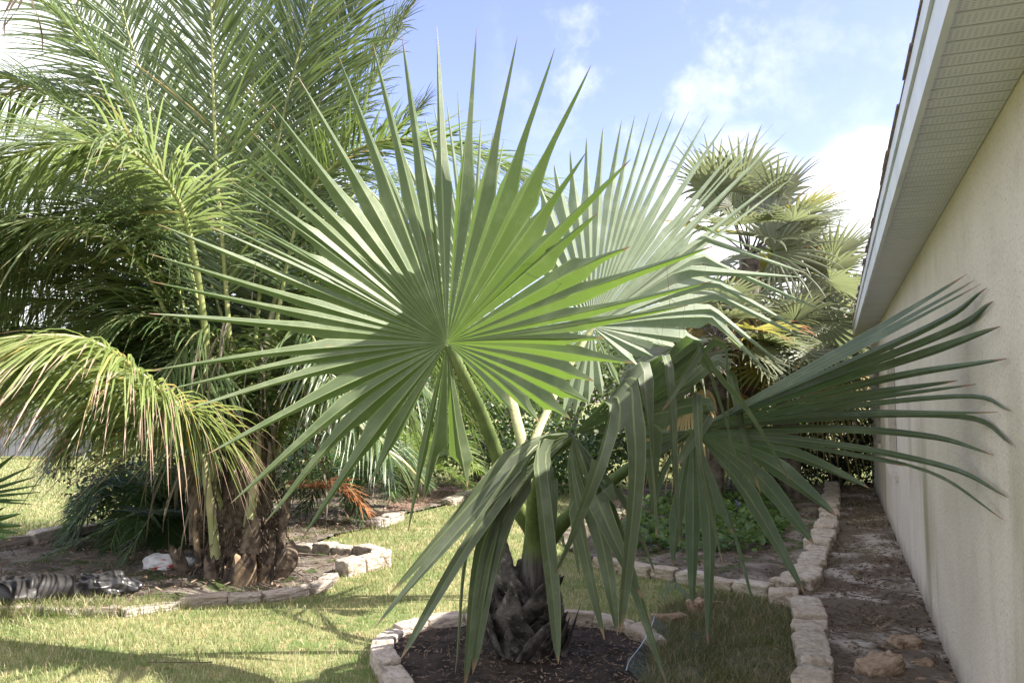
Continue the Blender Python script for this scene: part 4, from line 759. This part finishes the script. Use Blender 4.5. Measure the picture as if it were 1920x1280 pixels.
fb = gat(1440, 23); f = thing('far_garden_wall', 'sunlit white wall glimpsed beyond the right bed', 'wall', tuple(fb)); mb = MB(); box(mb, -1.2, .45, -.1, .1, 0, .75); mb.build('wall_body', M['farwall'], f, smooth=False); mb = MB(); box(mb, -1.25, .5, -.14, .14, .752, .80); mb.build('coping', M['farwall'], f, smooth=False)

# ------------------------------------------------------------------ ground cover, grass, mulch
def scatter_poly(poly, n, r):
    p = np.array(poly); lo, hi = p.min(0), p.max(0); out = np.zeros((0, 2))
    while len(out) < n:
        q = lo+(hi-lo)*r.random((n*2, 2)); q = q[inpoly(q[:, 0], q[:, 1], poly)]; out = np.vstack([out, q])
    return out[:n]
COVER = GP([(1120, 1030), (1180, 985), (1240, 950), (1330, 925), (1440, 920), (1475, 945), (1480, 985), (1465, 1025), (1420, 1050), (1300, 1045), (1200, 1050)])
r = np.random.default_rng(5); q = scatter_poly(COVER, 5200, r); n = len(q)
hgt = (.05+.26*vnoise(q[:, 0]*2.2, q[:, 1]*2.2, 77))*(.35+.65*r.random(n)); p = np.column_stack([q, hgt])
d = norm(np.column_stack([r.normal(size=(n, 2)), .25+.4*r.normal(size=n)])); s = norm(np.cross(d, [0, 0, 1.])+.25*r.normal(size=(n, 3))); sz = (.05+.05*r.random((n, 1)))
mb = MB(); V = np.stack([p, p+d*sz*.3+s*sz*.42, p+d*sz*.75+s*sz*.30, p+d*sz, p+d*sz*.75-s*sz*.30, p+d*sz*.3-s*sz*.42], 1).reshape(-1, 3)
i6 = np.arange(n)[:, None]*6; mb.add(V, np.vstack([i6+np.array([[0, 1, 2, 3]]), i6+np.array([[0, 3, 4, 5]])])); 
tag(mb.build('ground_cover', M['cover']), 'low leafy green plants filling the right bed', 'ground cover', kind='stuff')
for i, (px, py) in enumerate(((1380, 983), (1462, 985), (1385, 990), (1470, 990), (1448, 978))):
    q = G(px, py); t = MB(); c0 = np.array([0, 0, .30])
    for k in range(5):
        a = k*1.257; dv = np.array([math.cos(a), math.sin(a)*.6, .4*math.sin(a*2)]); sv = np.array([-math.sin(a), math.cos(a), .2])
        t.add([c0, c0+dv*.018+sv*.011, c0+dv*.034, c0+dv*.018-sv*.011], [[0, 1, 2, 3]])
    t.tube([np.array([0, 0, .0]), np.array([.005, 0, .15]), c0], .002, 4); o = t.build('violet_flower', M['flower']); o.location = (q[0], q[1], 0)
    tag(o, 'small violet flower standing in the ground cover', 'flower', 'violet flowers in the right bed')

def blades(n, ylo, yhi, poly_in=None, polys_out=(), hr=(.018, .052), seed=1, w0=.0036, xr=(.80, 1.2), pts=None):
    r = np.random.default_rng(seed)
    if pts is None:
        y = ylo*(yhi/ylo)**r.random(n); x = (2*r.random(n)-1)*(xr[0]*y+xr[1])
    else: x, y = pts[:, 0], pts[:, 1]
    k = np.ones(len(x), bool)
    if poly_in is not None: k &= inpoly(x, y, poly_in)
    for po in polys_out: k &= ~inpoly(x, y, po)
    ns = (x-H0[0])*HN[0]+(y-H0[1])*HN[1]; k &= ns < -.05
    x, y = x[k], y[k]; n = len(x); dist = np.hypot(x, y)
    patch = vnoise(x*1.1, y*1.1, 5)*.6+vnoise(x*3.1, y*3.1, 6)*.4
    h = (hr[0]+(hr[1]-hr[0])*r.random(n))*(.65+.7*patch); w = np.maximum(w0, .0007*dist)*(.7+.6*r.random(n))
    az = r.random(n)*6.283; ln = h*(.25+.85*r.random(n)); dx, dy = np.cos(az), np.sin(az); wa = az+1.57+.6*r.normal(size=n); wx, wy = np.cos(wa)*w/2, np.sin(wa)*w/2
    b = np.column_stack([x, y, np.zeros(n)]); side = np.column_stack([wx, wy, 0*wx]); mid = b+np.column_stack([dx*ln*.35, dy*ln*.35, h*.6]); tip = b+np.column_stack([dx*ln, dy*ln, h])
    V = np.stack([b-side, b+side, mid+side*.7, mid-side*.7, tip], 1).reshape(-1, 3); i5 = np.arange(n)[:, None]*5
    mb = MB(); mb.add(V, i5+np.array([[0, 1, 2, 3]]), np.tile(np.array([[0, 0], [1, 0], [1, .5], [0, .5], [.5, 1.]]), (n, 1)))
    mb.F.append(i5+np.array([[3, 2, 4]])); return mb
mb = blades(460000, 3.6, 30, polys_out=(LEFT_BED, RIGHT_BED, PALM_BED, STRIP, WEEDS), seed=2)
tag(mb.build('grass', M['grass']), 'short dry and green lawn grass', 'grass', kind='stuff')
r = np.random.default_rng(9)
mb = blades(0, 0, 0, pts=scatter_poly(WEEDS, 26000, r), polys_out=(PALM_BED,), hr=(.05, .13), seed=3, w0=.004)
tag(mb.build('weedy_grass', M['grass_dry']), 'sparse weedy grass in the shaded corner by the house strip', 'grass', kind='stuff')
def tufts(poly, n, seed, thr):
    r = np.random.default_rng(seed); q = scatter_poly(poly, n, r); k = vnoise(q[:, 0]*1.6+9, q[:, 1]*1.6, seed) > thr; return q[k]
pts = np.vstack([tufts(LEFT_BED, 26000, 11, .50), tufts(STRIP, 22000, 12, .60), tufts(RIGHT_BED, 8000, 13, .62)])
mb = blades(0, 0, 0, pts=pts, hr=(.02, .085), seed=4, w0=.004)
tag(mb.build('bed_weeds', M['grass_dry']), 'thin weeds growing through the bed soil', 'weeds', kind='stuff')
# a taller fringe of grass along the front of the left bed
r = np.random.default_rng(15); ed = Curve([(*p, 0) for p in GP([(-100, 1168), (0, 1156), (135, 1150), (253, 1148), (330, 1140)])], 100); s = r.random(2600)*ed.L
mb = blades(0, 0, 0, pts=ed.at(s)[:, :2]+r.normal(0, .07, (2600, 2)), hr=(.06, .17), seed=6, w0=.005); tag(mb.build('tall_grass', M['grass']), 'taller grass growing over the low front edging stones', 'grass', kind='stuff')
mb = MB(); r = np.random.default_rng(8)
def chips(poly, n, size, z):
    q = scatter_poly(poly, n, r); p = np.column_stack([q, z+.02*r.random(n)]); a = r.random(n)*6.28
    d = np.column_stack([np.cos(a), np.sin(a), .35*r.normal(size=n)])*(size*(.4+r.random((n, 1)))); s = np.column_stack([-np.sin(a), np.cos(a), .5*r.normal(size=n)])*(size*.22)
    u = np.array([0, 0, size*.15]); V = np.stack([p-d-s, p+d-s, p+d+s, p-d+s, p-d*.9-s+u, p+d*.9-s+u, p+d*.9+s+u, p-d*.9+s+u], 1).reshape(-1, 3); i8 = np.arange(n)[:, None]*8
    mb.add(V, np.vstack([i8+np.array([f]) for f in ([4, 5, 6, 7], [0, 1, 5, 4], [1, 2, 6, 5], [2, 3, 7, 6], [3, 0, 4, 7])]))
chips(PALM_BED, 1300, .012, .045); chips(RIGHT_BED, 5200, .022, .05); chips(LEFT_BED, 5200, .022, .05); chips(STRIP, 3200, .020, .045); chips(WEEDS, 700, .02, .03)
tag(mb.build('mulch_chips', M['chip'], smooth=False), 'loose bark chips and litter lying on the bed soil', 'mulch', kind='stuff')
# dry twigs in the strip
r = np.random.default_rng(19)
for i, (px, py) in enumerate(((1650, 1130), (1600, 1165), (1690, 1180), (1640, 1105), (1580, 1190), (395, 1252))):
    q = G(px, py); mb = MB()
    for k in range(6 if i < 5 else 2):
        p0 = np.array([r.normal(0, .08), r.normal(0, .08), .045]); a = r.random()*6.28; L = r.uniform(.15, .4); t = np.linspace(0, 1, 6)[:, None]
        mb.tube(p0+np.array([math.cos(a)*L, math.sin(a)*L, r.uniform(0, .5)*L if i < 2 else .03])*t+np.sin(t*4)*r.normal(0, .02, 3), .003, 5)
    o = mb.build('dry_twigs', M['fiber']); o.location = (q[0], q[1], 0)
    tag(o, ['bare twigs standing up beside the stucco wall', 'dry twigs at the foot of the row of flat stones', 'dry twigs on sand near the small tan rock', 'twigs beside the green weeds by the wall', 'twig pile against the near row of flat stones', 'pale curved twig lying on the sunny lawn'][i], 'twigs')

# ------------------------------------------------------------------ litter and garden bits
def netting():
    e = thing('wire_netting', 'green coated wire netting sagging beside the palm bed', 'wire netting'); a = G(1228, 1188); b_ = G(1178, 1300); u = b_-a; L = np.linalg.norm(u); u /= L; v = np.array([-u[1], u[0], 0.]); v = v if v[0] > 0 else -v
    W = .42; c_ = .042; mb = MB()
    def pt(x, y):
        z = .045+.012*math.sin(7*x)+(.07*max(0, 1-y/.10)**1.5) + .01*math.sin(23*y+5*x); return a+u*x+v*(y+.02*math.sin(5*x))+np.array([0, 0, z])
    ny = int(W/(c_*.866)); nx = int(L/c_)
    for j in range(ny):
        off = .5*(j % 2)
        for i in range(nx):
            A = ((i+off)*c_, j*c_*.866); B = ((i+off+.33)*c_, j*c_*.866)
            C1 = ((i+off+.5)*c_, (j+1)*c_*.866); D1 = ((i+off-.17)*c_, (j+1)*c_*.866)
            for p0, p1 in ((A, B), (B, C1), (A, D1)): mb.tube([pt(*p0), pt(*p1)], .0013, 3, cap=False)
    mb.build('mesh', M['wire'], e)
    mb = MB(); mb.tube([pt(x, -.003) for x in np.linspace(0, L, 30)], .0032, 6); mb.build('selvedge', M['wire_edge'], e)
    a2 = G(1272, 1130); e2 = thing('wire_netting', 'small loose piece of wire netting lying behind the square block', 'wire netting'); mb = MB()
    for j in range(16):
        for i in range(16):
            x = (i+.5*(j % 2))*.026; y = j*.0225
            f = lambda X, Y_: a2+np.array([X-.15+.1*Y_, Y_-.18, .05+.10*math.exp(-((X-.1)/.07)**2)])
            for p0, p1 in (((x, y), (x+.009, y)), ((x+.009, y), (x+.013, y+.0225)), ((x, y), (x-.004, y+.0225))): mb.tube([f(*p0), f(*p1)], .0011, 3, cap=False)
    mb.build('mesh', M['wire'], e2)
netting()
def lump(name, loc, size, rz, material, seed, amp, label, cat, fr=3.):
    r = np.random.default_rng(seed); th = np.linspace(0.02, math.pi-.02, 40); ph = np.linspace(0, 2*math.pi, 64, endpoint=False); T, Ph = np.meshgrid(th, ph, indexing='ij')
    u = np.stack([np.sin(T)*np.cos(Ph), np.sin(T)*np.sin(Ph), np.cos(T)], -1); k = 1.0
    f = np.ones(T.shape)
    for i in range(16):
        d = norm(r.normal(size=3)); f = f+amp*(1-1.6*np.abs(np.sin((u@d)*fr*r.uniform(.5, 1.5)+r.random()*6)))/(1+.04*i)*.75
    p = u*f[..., None]*np.array(size)/2; p[..., 2] = np.maximum(p[..., 2], -size[2]*.32)
    mb = MB(); mb.grid(p, wrap=True); o = mb.build(name, material); o.location = (loc[0], loc[1], size[2]*.32+.03); o.rotation_euler = (0, 0, rz); return tag(o, label, cat)
q = G(303, 1072); bag = lump('plastic_bag', q, (.34, .20, .16), -.1, M['white_plastic'], 3, .10, 'crumpled white bag with red print beside the tall palm trunk', 'bag')
mb = MB(); t = np.linspace(-.6, .9, 14)
for z0, z1 in ((-.055, -.012),): mb.grid(np.stack([np.stack([.15*t, -.104+.045*t**2+.004*np.sin(9*t), np.full(14, z0)+.012*np.sin(5*t)], -1), np.stack([.14*t+.02, -.106+.05*t**2, np.full(14, z1)+.02*t], -1)], 1))
mb.build('red_band', M['red_print'], bag)
cu = bpy.data.curves.new('lettering', 'FONT'); cu.body = 'SP'; cu.size = .055; cu.extrude = .001; tmp = bpy.data.objects.new('lettering', cu); C.objects.link(tmp)
dg = bpy.context.evaluated_depsgraph_get(); me = bpy.data.meshes.new_from_object(tmp.evaluated_get(dg)); bpy.data.objects.remove(tmp)
me.materials.clear(); me.materials.append(M['red_print']); o = bpy.data.objects.new('lettering', me); C.objects.link(o); o.parent = bag; o.location = (.03, -.100, .012); o.rotation_euler = (R(62), R(-12), R(12))
q = G(345, 1070); lump('plastic_bag', q, (.20, .16, .12), .4, M['white_plastic'], 8, .12, 'small white plastic scrap touching the tall palm trunk', 'bag')
q = G(193, 1122); lump('plastic_bag', q, (.52, .26, .22), .15, M['black_plastic'], 5, .11, 'crumpled shiny black plastic bag in the left bed', 'bag', 4.)
def pot(loc, rz, r0, r1, L, material, label, tilt=0., squash=1.):
    e = thing('nursery_pot', label, 'flower pot', loc, rz); mb = MB(); a = np.linspace(0, 2*math.pi, 40, endpoint=False)
    prof = [(0, r1), (.25, r1+(r0-r1)*.25), (.5, r1+(r0-r1)*.5), (.75, r1+(r0-r1)*.75), (.90, r0*.99), (.90, r0*1.07), (1.0, r0*1.08), (1.0, r0*1.0), (.9, r0*.95), (.5, r1+(r0-r1)*.5-.006), (.02, r1-.006)]
    Pt = np.array([[[x*L-L/2, math.cos(t_)*rr*(1+.05*math.sin(3*t_+6*x)), (math.sin(t_)*rr*squash+r0*squash)*(1+.03*math.sin(7*x+2*t_))] for t_ in a] for x, rr in prof]); mb.grid(Pt, wrap=True); mb.build('pot_wall', material, e)
    mb = MB(); rs = np.linspace(.02, r1-.002, 9); A = np.linspace(0, 2*math.pi, 49); keep = []
    V = np.array([[[-L/2+.004, math.cos(t_)*rr, math.sin(t_)*rr*squash+r0*squash] for t_ in A] for rr in rs]); n_, m_ = 9, 49
    for i in range(n_-1):
        for j in range(m_-1):
            if i in (3, 6) and j % 8 == (0 if i == 3 else 4): continue
            keep.append([i*m_+j, i*m_+j+1, (i+1)*m_+j+1, (i+1)*m_+j])
    mb.add(V.reshape(-1, 3), keep); mb.build('pot_base', material, e); return e
q = G(98, 1135); pot((q[0], q[1], .02), R(205), .13, .10, .30, M['grey_plastic'], 'dusty black nursery pot on its side showing drainage holes', squash=.9)
q = G(40, 1140); pot((q[0], q[1]-.05, .02), R(250), .13, .10, .34, M['grey_plastic'], 'dusty grey nursery pot lying in front of the holed pot', squash=.85)
q = G(-5, 1145); lump('plastic_bag', (q[0], q[1]), (.55, .34, .26), .1, M['grey_plastic'], 15, .09, 'dusty grey crushed plastic bag at the left edge', 'bag', 3.)
